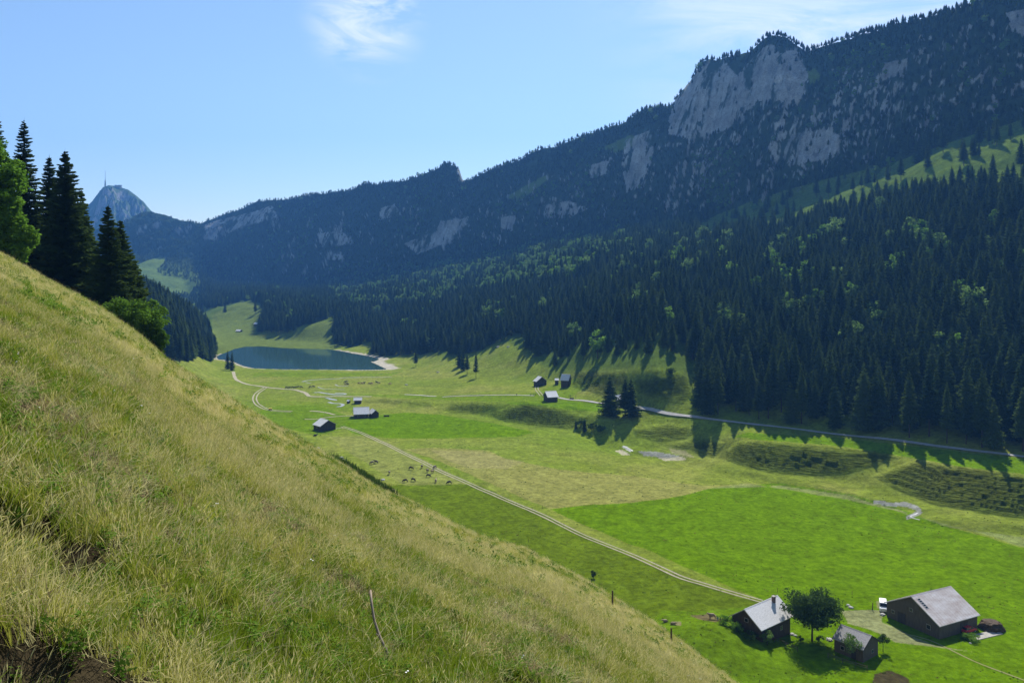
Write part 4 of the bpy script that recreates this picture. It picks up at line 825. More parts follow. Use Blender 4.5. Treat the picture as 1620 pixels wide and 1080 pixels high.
# ------------------------------------------------------------------ vehicles
def car(name, loc, rz, body, lab, van=False):
    e = empty(name, loc, rz, label=lab, cat='car' if not van else 'van')
    Lh, Wh = (2.1, .84) if not van else (2.45, .95)
    if van: prof_ = [(-2.45,.35),(-2.45,1.9),(-2.3,2.2),(1.1,2.2),(1.75,1.35),(2.35,1.15),(2.45,.9),(2.45,.35)]
    else: prof_ = [(-2.1,.35),(-2.1,.85),(-1.95,.98),(1.0,.98),(1.0,.96),(1.95,.82),(2.1,.7),(2.1,.35)]
    me = bmesh.new(); n = len(prof_); vs = []
    for s, k in ((-Wh, 1), (Wh, 1)): vs.append([me.verts.new((x, s * (1 if z < 1.3 else .9), z)) for x, z in prof_])
    me.faces.new(vs[0]); me.faces.new(vs[1][::-1])
    for i in range(n): me.faces.new((vs[0][(i+1) % n], vs[0][i], vs[1][i], vs[1][(i+1) % n]))
    bmesh.ops.recalc_face_normals(me, faces=me.faces); bmesh.ops.bevel(me, geom=me.edges[:], offset=.06, segments=2, affect='EDGES'); md = bpy.data.meshes.new('body'); me.to_mesh(md); md.materials.append(body); link(bpy.data.objects.new('body', md), e)
    if not van:
        c = MB(); P = [(-1.75,.95,.78),(-1.35,1.45,.64),(.35,1.47,.64),(1.05,.95,.78)]
        V = [(x, -w, z) for x, z, w in P] + [(x, w, z) for x, z, w in P]; c.add(V, [(0,1,2,3),(7,6,5,4),(0,4,5,1),(2,6,7,3)]); c.obj('window', GLASSD, e)
        c = MB(); c.box(-1.38, .38, -.66, .66, 1.44, 1.50); c.obj('roof', body, e)
        for x in (-.45,): c = MB(); c.box(x-.05, x+.05, -.74, .74, .95, 1.46); c.obj('door_pillar', body, e)
    else:
        c = MB(); c.box(-2.475, -2.455, -.72, .72, 1.15, 1.9); c.obj('window', GLASSD, e)
        c = MB(); c.add([(1.2,-.8,2.06),(1.2,.8,2.06),(1.72,.82,1.42),(1.72,-.82,1.42)], [(0,1,2,3)], Matrix.Translation((.04,0,.03))); c.obj('windscreen', GLASSD, e)
        for s in (-1, 1): c = MB(); c.box(-.2, 1.0, s*.955 - .01, s*.955 + .01, 1.25, 1.8); c.obj('window', GLASSD, e)
    for x in (-Lh * .62, Lh * .62):
        for s in (-1, 1):
            w = MB(); w.tube([(x, s*(Wh-.2), .33), (x, s*(Wh+.02), .33)], .33, 14); wo = w.obj('wheel', mat('tyre', (.02,.02,.02), .8), e); r = MB(); r.tube([(x, s*(Wh+.02), .33), (x, s*(Wh+.04), .33)], .19, 10); r.obj('rim', METAL, wo)
    for s in (-1, 1):
        h = MB(); h.box(Lh - .01, Lh + .03, s*.6 - .16, s*.6 + .16, .6, .75); h.obj('headlight', METAL, e)
        h = MB(); h.box(-Lh - .03, -Lh + .01, s*.66 - .1, s*.66 + .1, .7, .9); h.obj('tail_light', mat('red_lens', (.35,.02,.02), .3), e)
    return e
p = G(1532, 999, 160); car('parked_car', (p.x, p.y, p.z), R(24), mat('red_paint', (.50,.03,.045), .35, var=.05, spec=.5), 'red car parked against the long side of the big barn')
p = G(1397, 965, 160); car('parked_van', (p.x + .3, p.y + .6, p.z), R(-112), mat('white_paint', (.78,.78,.77), .35, var=.03, spec=.5), 'white van parked behind the left corner of the big barn', True)
# ------------------------------------------------------------------ farmyard plants and things
shrub('broadleaf_tree', 1285, 1013, 13.2, 7.6, LEAF_D, 'large round dark green tree standing between farmhouse and stone hut', 701, 95, 120, .30, cat='tree', base=.2)
shrub('bush', 1350, 1040, 5.2, 3.2, LEAF_G, 'round grey green small tree in front of the stone hut', 702, 26, 100, .17, cat='tree', base=.2)
shrub('bush', 1397, 1030, 4.2, 2.0, LEAF_D, 'thin small tree at the right gable of the stone hut', 703, 14, 60, .16, cat='tree', base=.4)

def beside(e, x, y):
    q = e.location + Matrix.Rotation(e.rotation_euler.z, 3, 'Z') @ Vector((x, y, 0)); q.z = hz(q.x, q.y); return q
shrub('bush', 0, 0, 2.4, 2.2, LEAF, 'low hedge bush at the left gable of the farmhouse', 705, 16, 70, .15, p=beside(farm, -8.2, 4.6))
shrub('bush', 0, 0, 2.2, 2.6, LEAF, 'hedge bush in the middle below the farmhouse gable', 706, 16, 70, .15, p=beside(farm, -8.4, 1.0))
shrub('bush', 0, 0, 2.4, 2.4, LEAF_D, 'hedge bush right below the farmhouse corner', 707, 14, 70, .15, p=beside(farm, -8.4, -2.8))
shrub('bush', 1536, 1012, 1.5, 2.6, LEAF, 'bushy green weeds in front of the red car', 708, 18, 70, .15)
shrub('bush', 1266, 1013, 1.6, 1.4, LEAF_D, 'small dark bush left of the big tree trunk', 709, 8, 50, .13)
shrub('bush', 1296, 1014, 1.5, 1.2, LEAF_D, 'small dark bush right of the big tree trunk', 710, 8, 50, .13)
shrub('bush', 939, 914, 3.0, 1.1, LEAF_D, 'slim dark green sapling on the green slope right of the tall fence post', 711, 12, 50, .2, ymin=112)
def reeds(px, py, lab, seed):
    p = G(px, py, 60); rs = np.random.RandomState(seed); V = []; Fs = []
    for i in range(520):
        r = rs.rand() ** .5 * 2.6; a = rs.rand() * 6.28; x, y = r * cos(a) * 1.3, r * sin(a); h = rs.uniform(.7, 1.5); w = .06; n = len(V); dx, dy = rs.uniform(-.3, .3, 2)
        zb = hz(p.x + x, p.y + y) - p.z - .1
        V += [(x-w, y, zb), (x+w, y, zb), (x+dx*.5+w, y+dy*.5, zb+h*.6), (x+dx, y+dy, zb+h), (x+dx*.5-w, y+dy*.5, zb+h*.6)]; Fs.append((n, n+1, n+2, n+3, n+4))
    o = mesh_obj('weed_clump', V, Fs, LEAF_D); o.location = p; props(o, lab, 'plants')
reeds(566, 752, 'dark green clump of tall weeds on the brow near the cattle', 5)
reeds(585, 766, 'smaller clump of dark weeds just below the tall clump', 6)
shrub('bush', 0, 0, 4.2, 2.0, LEAF_G, 'light green upright shrub in front of the farmhouse eave', 704, 18, 70, .15, p=beside(farm, -5.6, -5.6))
# dung heap
def heap(px, py, r, h, lab, m, name='dung_heap', cat='heap', seed=3, asp=1.0, ymin=150):
    p = G(px, py, ymin); bm_ = bmesh.new(); bmesh.ops.create_icosphere(bm_, subdivisions=4, radius=1); rs = random.Random(seed)
    for v in bm_.verts:
        c = v.co.copy(); n = float(fbm(np.array([c.x*3+seed]), np.array([c.y*3+c.z*2]), 4, seed)[0]); v.co = Vector((c.x * r * asp, c.y * r, max(c.z, -.2) * h)) * (1 + .35 * n)
        if v.co.z > h * .75: v.co.z = h * .75 + (v.co.z - h*.75) * .3
    me = bpy.data.meshes.new(name); bm_.to_mesh(me); bm_.free(); me.materials.append(m); o = link(bpy.data.objects.new(name, me)); o.location = p; props(o, lab, cat); return o
heap(1568, 994, 2.4, 2.3, 'brown dung heap at the right end of the big barn', mat('dung', (.075,.05,.028), .95, var=.5, scale=3, bump=.8, bscale=6), asp=1.25)
m = MB(); p = G(1560, 1004, 160); m.box(-4.5, 4.5, -1.2, 1.2, -.3, .12); o = m.obj('concrete_slab', STONE); o.location = p; o.rotation_euler = (0, 0, R(22)); props(o, 'pale concrete slab under the dung heap', 'slab')
STN = mat('pale_stone', (.38,.37,.34), .9, var=.25, scale=3, bump=.4)
for i, (px, py, r, lab, ym) in enumerate([(1342,957,.5,'upper pale rock in the worn patch right of the big tree',160),(1346,961,.65,'larger pale rock in the worn patch right of the big tree',160),(1253,1003,.6,'pale rock at the right corner of the farmhouse',160),(1258,1005,.45,'small pale rock beside the farmhouse corner rock',160),(1396,972,.7,'pale block at the front left corner of the big barn',160),(1535,1017,.35,'small white stone on the grass in front of the red car',160),(1073,1021,.5,'stone on the hillside below the resting cattle',70),
   (606,759,.9,'pale rock on the green strip below the grazing cattle',110),(503,709,1.0,'pale rock on the brow left of the weed clump',110),(540,724,1.0,'lower pale rock on the brow near the weed clump',110),(543,727,.8,'small rock beside the lower brow rock',110),(788,549,1.5,'grey boulder high on the sunny slope',300),(804,549,1.2,'grey boulder right of the higher boulder on the sunny slope',300),(693,589,1.3,'dark rock on the slope left of the spruce clump',300),(643,609,1.2,'small rock on the far meadow right of the cattle',300),(1312,1012,.8,'pale stone slab beside the left end of the stone hut',160)]):
    heap(px, py, r, r * .7, lab, STN, 'rock', 'rock', 20 + i, ymin=ym)
# ------------------------------------------------------------------ posts and railing
POST = mat('old_post_wood', (.10,.075,.055), .9, var=.3, scale=5)
def post(px, py, h, lab, ymin, r=.07, lean=0, grp=None):
    p = G(px, py, ymin); m = MB(); m.tube([(0,0,-.3),(lean*.5,0,h*.5),(lean,0,h)], [r*1.1, r, r*.85], 7); o = m.obj('fence_post', POST); o.location = p; props(o, lab, 'fence post', grp); return o
gp = 'fence posts along the brow of the hillside'
post(905, 905, 1.35, 'tall fence post on the brow left of the slim sapling', 70, grp=gp)
post(969, 962, 1.35, 'fence post on the brow between the sapling and the resting cattle', 60, grp=gp)
post(836, 857, 1.1, 'faint fence post at the upper end of the hillside ledge', 70, grp=gp)
post(1062, 1020, 1.3, 'fence post just left of the hillside stone', 55, grp=gp)
post(1201, 1084, 1.3, 'fence post cut by the lower border of the picture', 60, lean=.12, grp=gp)
post(561, 748, 1.2, 'thin post inside the dark weed clump', 60, grp=gp)
post(1380, 964, 1.9, 'short dark post left of the white van', 160, .12, .15)
for px, py, lab in ((1230,936,'thin post on the bright meadow above the farmhouse ridge'),(1348,940,'thin post above the worn patch on the bright meadow'),(842,806,'post beside the farm track at the corner of the bright meadow'),(858,804,'post on the field boundary right of the track corner')): post(px, py, 1.1, lab, 160, .06)
def rail(P, lab, n):
    e = empty('wooden_railing', G(P[0][0], P[0][1], 150), label=lab, cat='fence'); o = e.location
    W = [G(a, b, 150) for a, b in P]; top = [w + Vector((0, 0, .95)) - o for w in W]
    m = MB(); m.tube(top, .07, 6); m.obj('rail', POST, e); m = MB(); m.tube([t - Vector((0,0,.4)) for t in top], .05, 6); m.obj('rail', POST, e)
    for i in range(n):
        q = i / (n - 1) * (len(W) - 1); k = min(int(q), len(W) - 2); w = W[k].lerp(W[k+1], q - k) - o; m = MB(); m.tube([w - Vector((0,0,.3)), w + Vector((0,0,1.1))], .07, 6); m.obj('post', POST, e)
rail([(1146,982),(1168,995),(1190,1003),(1208,1008)], 'rough rail fence below the left gable of the farmhouse', 6)
rail([(1206,1007),(1235,1018),(1262,1030)], 'pale single pole railing running right from the farmhouse corner', 4)
rail([(1310,1040),(1345,1052),(1372,1060)], 'low pole railing below the stone hut', 4)
# stick in the near grass
def stick():
    u0 = (615 - 810) / F
    p = G(622, 1062, 3.0, 40); y = p.y; S = [(640,1092),(622,1058),(611,1028),(600,1005),(592,980),(588,955),(586,933)]; pts = []
    for i, (a, b) in enumerate(S): yy = y * (1 + .012 * i); pts.append(Vector(((a - 810) / F * yy, yy, CZ - (b - HOR) / F * yy)))
    o = pts[1].copy(); m = MB(); m.tube([q - o for q in pts], [.015,.015,.014,.014,.013,.012,.010], 9)
    m.tube([pts[3] - o, pts[3] - o + Vector((-.03,-.01,.02))], [.009,.006], 6); ob = m.obj('wooden_stick', mat('stick_bark', (.10,.075,.06), .85, col2=(.46,.36,.26), scale=9, stretch=(1,1,.5), bump=.5, bscale=60), smooth=True); ob.location = o
    props(ob, 'crooked bare wooden stick standing in the near grass', 'stick')
stick()
# ------------------------------------------------------------------ grass of the near hillside
G1 = foliage('fresh_grass', (.125, .19, .010), (.25, .32, .028), .42, .55)
G2 = foliage('yellowing_grass', (.27, .29, .040), (.44, .44, .085), .42, .6)
G3 = foliage('dry_straw', (.52, .47, .17), (.72, .66, .34), .38, .7)
G4 = foliage('dead_brown_grass', (.19, .13, .07), (.32, .24, .13), .25, .8)
G5 = foliage('herb_leaves', (.08, .16, .018), (.17, .28, .04), .42, .5)
WHT = mat('white_petals', (.75, .74, .68), .7, var=.05)
def tuft(seed, n, h, r, w, lean=.5, arch=.5, heads=0.0, flat=0.0):
    rs = np.random.RandomState(seed); V = []; Fs = []; mi = []
    for i in range(n):
        a = rs.rand() * 6.28; q = r * rs.rand() ** .7; x, y = q * cos(a), q * sin(a); d = rs.rand() * 6.28; hh = h * rs.uniform(.5, 1.15); ln = lean * rs.rand() * hh * 1.4 + flat * hh
        dx, dy = cos(d) * ln, sin(d) * ln; ww = w * rs.uniform(.7, 1.4); sx, sy = -sin(d + .6) * ww, cos(d + .6) * ww; z1 = hh * .45 * (1 - flat * .7); z2 = hh * (1 - flat * .85)
        b = len(V); V += [(x - sx, y - sy, -.04), (x + sx, y + sy, -.04), (x + dx * .35 + sx * .8, y + dy * .35 + sy * .8, z1), (x + dx * .35 - sx * .8, y + dy * .35 - sy * .8, z1), (x + dx, y + dy, z2)]
        Fs += [(b, b+1, b+2, b+3), (b+3, b+2, b+4)]; mi += [0, 0]
        if rs.rand() < heads:
            b = len(V); k = .07 * rs.uniform(.7, 1.3); ux, uy, uz = dx * .25, dy * .25, k; c = .0045 + .002 * rs.rand()
            V += [(x + dx, y + dy, z2 - .01), (x + dx + ux * .5 + c, y + dy + uy * .5, z2 + uz * .5), (x + dx + ux, y + dy + uy, z2 + uz), (x + dx + ux * .5 - c, y + dy + uy * .5, z2 + uz * .5), (x + dx + ux * .5, y + dy + uy * .5 + c, z2 + uz * .5), (x + dx + ux * .5, y + dy + uy * .5 - c, z2 + uz * .5)]
            Fs += [(b, b+1, b+2, b+3), (b, b+4, b+2, b+5)]; mi += [1, 1]
    return V, Fs, mi
def herb(seed, n, h, r, w):
    rs = np.random.RandomState(seed); V = []; Fs = []
    for i in range(n):
        a = rs.rand() * 6.28; q = r * rs.rand(); x, y = q * cos(a) * .5, q * sin(a) * .5; z = h * rs.uniform(.2, 1); ln = w * rs.uniform(1, 2.2); d = rs.rand() * 6.28; dx, dy = cos(d) * ln, sin(d) * ln; dz = rs.uniform(-.3, .7) * ln; b = len(V); sx, sy = -sin(d) * w * .5, cos(d) * w * .5
        V += [(x, y, z), (x + dx * .5 + sx, y + dy * .5 + sy, z + dz * .6), (x + dx, y + dy, z + dz * .7), (x + dx * .5 - sx, y + dy * .5 - sy, z + dz * .6)]; Fs.append((b, b+1, b+2, b+3))
    return V, Fs, [0] * len(Fs)
def tm(t, mats): return me_of('tuft_kind', t[0], t[1], mats, t[2])
TU = [tm(tuft(1, 42, .24, .13, .0045), [G1, G3]), tm(tuft(2, 36, .30, .15, .0050, .5), [G1, G3]), tm(tuft(3, 38, .30, .15, .0040, .6), [G2, G3]), tm(tuft(4, 34, .36, .15, .0040, .5, heads=.2), [G2, G3]),
      tm(tuft(5, 26, .44, .18, .0026, .55, heads=.6), [G3, G3]), tm(tuft(6, 30, .40, .2, .0028, .9, heads=.4), [G2, G3]), tm(herb(7, 38, .20, .22, .040), [G5]), tm(tuft(8, 36, .26, .2, .0045, .5, flat=.8), [G4, G3]),
      tm(herb(9, 46, .28, .2, .030), [G5]), tm(tuft(10, 30, .46, .26, .0030, .8, flat=.7), [G3, G3])]
fl = tuft(11, 3, .42, .05, .004, .3); Vf, Ff, Mf = fl; Vf = list(Vf); Ff = list(Ff); Mf = list(Mf)
for k in range(3):
    tip = Vf[k * 5 + 4]; b = len(Vf)
    for j in range(8): a = j * pi / 4; Vf.append((tip[0] + .014 * cos(a), tip[1] + .014 * sin(a), tip[2] + .005 * (j % 2)))
    Ff.append(tuple(range(b, b + 8))); Mf.append(1)
TU.append(me_of('tuft_kind', Vf, Ff, [G1, WHT], Mf))
# coarser clumps for the distant part of the slope
for k, (m1, sd) in enumerate([(G1, 21), (G2, 22), (G2, 23), (G3, 24), (G3, 25), (G5, 26)]):
    TU.append(tm(tuft(sd, 80, .40 + .05 * (k > 2), .55, .008, .6, heads=.5 if m1 is G3 else 0) if m1 is not G5 else herb(sd, 70, .38, .9, .11), [m1, G3]))
def grass_points():
    out = []
    for (a, b, d, far) in ((1.2, 8, 210, 0), (8, 16, 120, 0), (16, 30, 50, 0), (30, 50, 14, 1), (50, 150, 5.0, 1)):
        lo, hi = -.85, .55
        n = int((hi - lo) * (b*b - a*a) / 2 * d); y = np.sqrt(RS.uniform(a*a, b*b, n)); x = RS.uniform(lo, hi, n) * y
        out.append(np.stack([x, y, np.full(n, far)], 1))
    for (x0, x1) in ((-9, -1.0), (-1.0, 5)):
        n = int((x1 - x0) * 9 * 55); x = RS.uniform(x0, x1, n); y = RS.uniform(-2, 7, n); k = (np.abs(x) > .8 * y) & (x*x + y*y > 1.2); out.append(np.stack([x[k], y[k], np.zeros(k.sum())], 1))
    P = np.concatenate(out); x, y, far = P.T; z = hgt(x, y); k = (hillz(x, y) - z > -2.0); px = 810 + F * x / np.maximum(y, .5)
    k &= ~((y > 50) & (y > yedge(px) + 22)); k &= ~((px > 820) & (y > yedge(px) - 2 + 6 * fbm(x / 8, y / 8, 2, 5)))
    return x[k], y[k], z[k], far[k].astype(int)
qx_, qy_, qz_, qf = grass_points(); n = len(qx_)
m1 = .75 * fbm(qx_ / 1.6, qy_ / 1.9, 4, 501) + .30 * fbm(qx_ / 7, qy_ / 9, 3, 505) + RS.normal(0, .26, n); m1 = m1 - .13 * sst(qy_, 12, 50) + .16 * (1 - sst(qy_, 4, 13)) 
m2 = fbm(qx_ / 1.1, qy_ / 1.3, 2, 511) + RS.normal(0, .15, n); pick = np.zeros(n, int); r = RS.rand(n)
pick = np.where(m1 > .05 - .14 * (1 - sst(qy_, 6, 20)), np.where(r < .45, 0, np.where(r < .75, 1, np.where(r < .9, 8, 6))), np.where(m1 > -.22, np.where(r < .35, 2, np.where(r < .7, 3, np.where(r < .85, 1, 5))), np.where(m1 > -.42, np.where(r < .4, 4, np.where(r < .65, 3, np.where(r < .85, 5, 2))), np.where(r < .5, 4, np.where(r < .8, 5, 9)))))
pick = np.where((m2 > .30) & (qy_ < 25), np.where(r < .5, 7, np.where(r < .75, 6, 9)), pick); pick = np.where((qy_ < 14) & (RS.rand(n) < .24), RS.choice([7, 9, 9, 6, 8, 5], n), pick); pick = np.where((RS.rand(n) < .0022), 10, pick)
pf = np.where(m1 > .10, np.where(r < .5, 11, 16), np.where(m1 > -.18, np.where(r < .6, 12, 13), np.where(r < .45, 14, np.where(r < .8, 15, 13)))); pick = np.where(qf == 1, pf, pick)
hole = fbm(qx_ / .9, qy_ / 1.0, 3, 521); ok = ~((hole > .36) & (qf == 0) & (RS.rand(n) < .8) & (qy_ < 16))
s0 = RS.uniform(.5, 1.3, n) * np.where(qf == 1, np.interp(qy_, [30, 110], [.55, .9]), np.interp(qy_, [3, 10, 28], [.52, .66, .95]))
scatter('meadow_grass', np.stack([qx_, qy_, qz_ - .01], 1)[ok], RS.uniform(0, 6.28, n)[ok], np.stack([s0, s0, s0 * RS.uniform(.8, 1.2, n)], 1)[ok], pick[ok], TU, tilt=np.stack([RS.normal(0, .36, n), RS.normal(.08, .36, n)], 1)[ok], label='tall half dry grass and herbs covering the near hillside', cat='grass')
print('grass', ok.sum())

# tussocks and thistles dotted over the pastures
def weeds():
    n = 8500; px = RS.uniform(420, 1660, n); y = 1 / RS.uniform(1/640, 1/165, n); x = (px - 810) / F * y; z = hgt(x, y); d = fbm(x / 18, y / 18, 3, 701); row = HOR + (CZ - z) / y * F
    k = (hillz(x, y) < z - 1) & (d + RS.normal(0, .25, n) > .02) & (row > 632) & (sdist(x, y, [(p[0], p[1]) for p in [(-99,463),(-60,340),(0,290),(68,221)]], False) > 2.5)
    k &= ~((x > 50) & (x < 125) & (y > 180) & (y < 215))
    x, y, z = x[k], y[k], z[k]; m = len(x); W5 = foliage('pasture_weed_leaves', (.05, .10, .012), (.12, .17, .03), .3, .6); W6 = foliage('pale_tussock_blades', (.16, .17, .05), (.26, .25, .11), .35, .7)
    pr = [tm(herb(801, 40, .30, .34, .12), [W5]), tm(herb(802, 30, .22, .30, .10), [W5]), tm(tuft(803, 50, .34, .26, .02, .6), [W5, W5]), tm(tuft(804, 50, .30, .30, .02, .7), [W6, W6])]
    s = RS.uniform(.45, 1.25, m) * np.interp(y, [170, 500], [.8, 1.3])
    scatter('pasture_tussocks', np.stack([x, y, z - .02], 1), RS.uniform(0, 6.28, m), np.stack([s, s, s * .8], 1), RS.randint(0, 4, m), pr, label='small dark weeds and tussocks dotted over the valley pastures', cat='weeds')
weeds()
# ------------------------------------------------------------------ cattle and people
def skin_mesh(name, pts, edges, rad, m, levels=1, root=0):
    me = bpy.data.meshes.new(name); me.from_pydata([Vector(p) for p in pts], edges, []); o = bpy.data.objects.new(name, me); COL.objects.link(o)
    o.modifiers.new('skin', 'SKIN')
    for i, r in enumerate(rad):
        v = me.skin_vertices[0].data[i]; v.radius = r if isinstance(r, tuple) else (r, r); v.use_root = (i == root)
    s = o.modifiers.new('sub', 'SUBSURF'); s.levels = levels; s.render_levels = levels
    dg = bpy.context.evaluated_depsgraph_get(); dg.update(); out = bpy.data.meshes.new_from_object(o.evaluated_get(dg)); bpy.data.objects.remove(o); out.name = name
    out.materials.clear(); out.materials.append(m); out.polygons.foreach_set('use_smooth', [True] * len(out.polygons)); return out
def cow_mesh(pose):
    P = [(-.75,0,1.22),(-.35,0,1.14),(.15,0,1.12),(.6,0,1.18)]; Rr = [(.36,.38),(.42,.46),(.42,.48),(.34,.42)]; E = [(0,1),(1,2),(2,3)]
    if pose == 'graze': neck = [(.92,0,1.0),(1.18,0,.62),(1.32,0,.34),(1.42,0,.12)]; rr = [(.23,.28),(.16,.20),(.17,.18),(.10,.11)]
    else: neck = [(.92,0,1.38),(1.12,0,1.56),(1.34,0,1.54),(1.58,0,1.40)]; rr = [(.23,.28),(.16,.20),(.17,.18),(.10,.11)]
    if pose == 'lie':
        P = [(x, y, z - .72) for x, y, z in P]; neck = [(x, y, z - .72) for x, y, z in neck]
    b = len(P)
    for k, (n, r) in enumerate(zip(neck, rr)): P.append(n); Rr.append(r); E.append((3 if k == 0 else b + k - 1, b + k))
    def chain(start, pts, rs):
        prev = start
        for p, r in zip(pts, rs): P.append(p); Rr.append((r * 1.25, r * 1.25)); E.append((prev, len(P) - 1)); prev = len(P) - 1
    for s in (-1, 1):
        if pose == 'lie':
            chain(0, [(-.55, s*.34, .25), (-.15, s*.42, .14), (-.5, s*.44, .08)], [.17, .09, .06]); chain(3, [(.62, s*.24, .25), (.85, s*.26, .12), (.6, s*.28, .08)], [.12, .07, .06])
        else:
            f = .08 * s
            chain(0, [(-.72 + f, s*.20, .88), (-.66 + f, s*.21, .62), (-.80 + f, s*.21, .38), (-.76 + f, s*.21, .05)], [.17, .10, .065, .065])
            chain(3, [(.60 - f, s*.18, .85), (.60 - f, s*.19, .55), (.61 - f, s*.19, .30), (.60 - f, s*.19, .05)], [.13, .08, .06, .065])
    zt = -.72 if pose == 'lie' else 0
    return P, E, Rr, zt
def cow_set(pose, m, mz):
    P, E, Rr, zt = cow_mesh(pose); body = skin_mesh('cow', P, E, Rr, m, 1)
    hd = {'graze': Vector((1.26, 0, .50)), 'up': Vector((1.22, 0, 1.60)), 'lie': Vector((1.22, 0, .88))}[pose]
    ex = []
    for s in (-1, 1): k = MB(); k.tube([hd + Vector((-.02, s*.10, .02)), hd + Vector((-.06, s*.26, .03))], [.05, .02], 6); ex.append(('ear', k, m))
    for s in (-1, 1): k = MB(); k.tube([hd + Vector((-.06, s*.06, .08)), hd + Vector((-.02, s*.15, .17)), hd + Vector((.04, s*.15, .25))], [.025, .02, .008], 6); ex.append(('horn', k, mz))
    k = MB(); z = 1.3 + zt; k.tube([(-.98,0,z), (-1.08,0,z-.15), (-1.10,0,z-.55), (-1.08,0,max(.06, z-.85))], [.035,.025,.02,.05], 6); ex.append(('tail', k, m))
    k = MB(); k.tube([hd + Vector((.17,0,-.36)) if pose == 'graze' else hd + Vector((.30,0,-.18)), hd + Vector((.21,0,-.44)) if pose == 'graze' else hd + Vector((.40,0,-.25))], [.085,.06], 8); ex.append(('muzzle', k, mz))
    return body, [(n, me_of(n, [tuple(v) for v in kk.v], kk.f, [mm])) for n, kk, mm in ex]
HB = mat('dark_brown_hide', (.045,.035,.028), .8, var=.3, scale=2.5); HG = mat('grey_brown_hide', (.16,.125,.095), .8, var=.3, scale=2.5, col2=(.24,.20,.16)); HT = mat('tan_hide', (.27,.19,.12), .8, col2=(.38,.29,.21), scale=2.0); HZ = mat('pale_muzzle', (.42,.38,.32), .7)
CS = {}
def cow(px, py, pose, m, rz, lab, grp, ymin=150, s=1.0, parts=True, zs=1):
    key = (pose, m.name)
    if key not in CS: CS[key] = cow_set(pose, m, HZ)
    body, ex = CS[key]; o = link(bpy.data.objects.new('cow', body)); p = G(px, py, ymin); o.location = p; o.rotation_euler = (0, 0, R(rz)); o.scale = (s, s, s)
    props(o, lab, 'cow', grp)
    if parts:
        for n, me in ex: link(bpy.data.objects.new(n, me), o)
    return o
gc = 'brown cattle grazing beside the farm track'
for px, py, pose, m, rz, lab in [(589,734,'graze',HG,200,'leftmost of the grazing cattle, one of a close pair'),(595,733,'up',HB,160,'second cow of the close pair at the left'),(616,750,'up',HG,280,'single cow between the left pair and the front pair'),(650,742.5,'graze',HB,-10,'dark long bodied cow grazing in the middle of the herd'),(667.5,740,'up',HG,260,'cow standing end on, right of the dark long bodied cow'),(688,741,'graze',HG,230,'cow nearest the wheel ruts of the track'),(676.5,746.5,'up',HG,250,'small looking cow left of the pale faced cow'),(684,748,'up',HT,240,'pale backed cow just below the one at the wheel ruts'),(677.5,754.5,'graze',HB,-20,'large dark cow right of the herd centre, head lowered to the right'),
   (641.5,762.5,'graze',HB,190,'left dark cow of the front pair'),(653.5,761,'graze',HB,-30,'right dark cow of the front pair'),(689.5,763,'up',HT,90,'pale cow seen from behind at the front of the herd'),(711,765.5,'graze',HB,195,'rightmost dark cow of the herd')]: cow(px, py, pose, m, rz, lab, gc)
cow(621, 779, 'graze', HT, 20, 'tan cow half hidden by the brow, right one of two', 'cattle at the brow of the hillside', 110); cow(612, 776, 'lie', HT, 180, 'tan animal lying at the brow, left one of two', 'cattle at the brow of the hillside', 110)
cow(1127, 979, 'up', HT, 185, 'tan cow held beside the crouching person in blue', None, 150, 1.0)
cow(1053, 983, 'lie', HT, 200, 'left resting tan calf lying on the green slope', 'calves resting above the brow', 130, .8); cow(1064, 987, 'lie', HT, -30, 'right resting tan calf on a bare earth spot', 'calves resting above the brow', 130, .8)
cow(498, 689.5, 'lie', HB, 10, 'dark cow lying in front of the black barn', None, 150, 1.2)
g2 = 'far cattle on the meadow before the lake'
for i, (px, py, lab) in enumerate([(545.5,605.5,'far cow, upper of four at the stream bend'),(549,605.2,'far cow, upper right of four at the stream bend'),(546.5,609,'far cow, lower left of four at the stream bend'),(550.5,609.2,'far cow, lower right of four at the stream bend'),(568,607.5,'pale far cow left of the three middle ones'),(573,607.6,'far cow, second in the middle row'),(575.5,607.3,'far cow, third in the middle row'),(584,608,'far cow left of the close far pair'),(588.5,608,'far cow right of the close far pair'),(596,606,'far cow set a little higher in the row'),(599,607,'far cow right of the higher one'),(617,608.5,'far cow alone at the right end of the row')]):
    cow(px, py, 'graze' if i % 3 else 'up', [HB, HG, HT][i % 3 if i != 4 else 2], rnd.choice([0, 20, 170, 190, 160]), lab, g2, 150, 1.05, False)
g3 = 'far dark cattle beside the lake path'
for i, (px, py, lab) in enumerate([(453,614.6,'far dark cow touching the lake path, leftmost'),(457.5,614.8,'far dark cow right of the leftmost one on the lake path'),(463,614,'far dark cow, third along the lake path'),(466.5,614.4,'far dark cow, fourth along the lake path'),(472,613.4,'far dark cow standing upright, fifth along the lake path'),(477,613.8,'far dark cow, sixth along the lake path'),(491,613.4,'far dark long cow right of a gap in the row'),(496.5,613.2,'far dark small cow at the right end of the row')]):
    cow(px, py, 'up' if i % 2 else 'graze', HB, rnd.choice([0, 30, 170, 190]), lab, g3, 150, 1.05, False)
SKINM = mat('skin', (.42,.27,.19), .6, var=.05); HAIR = mat('hair', (.05,.035,.025), .8)
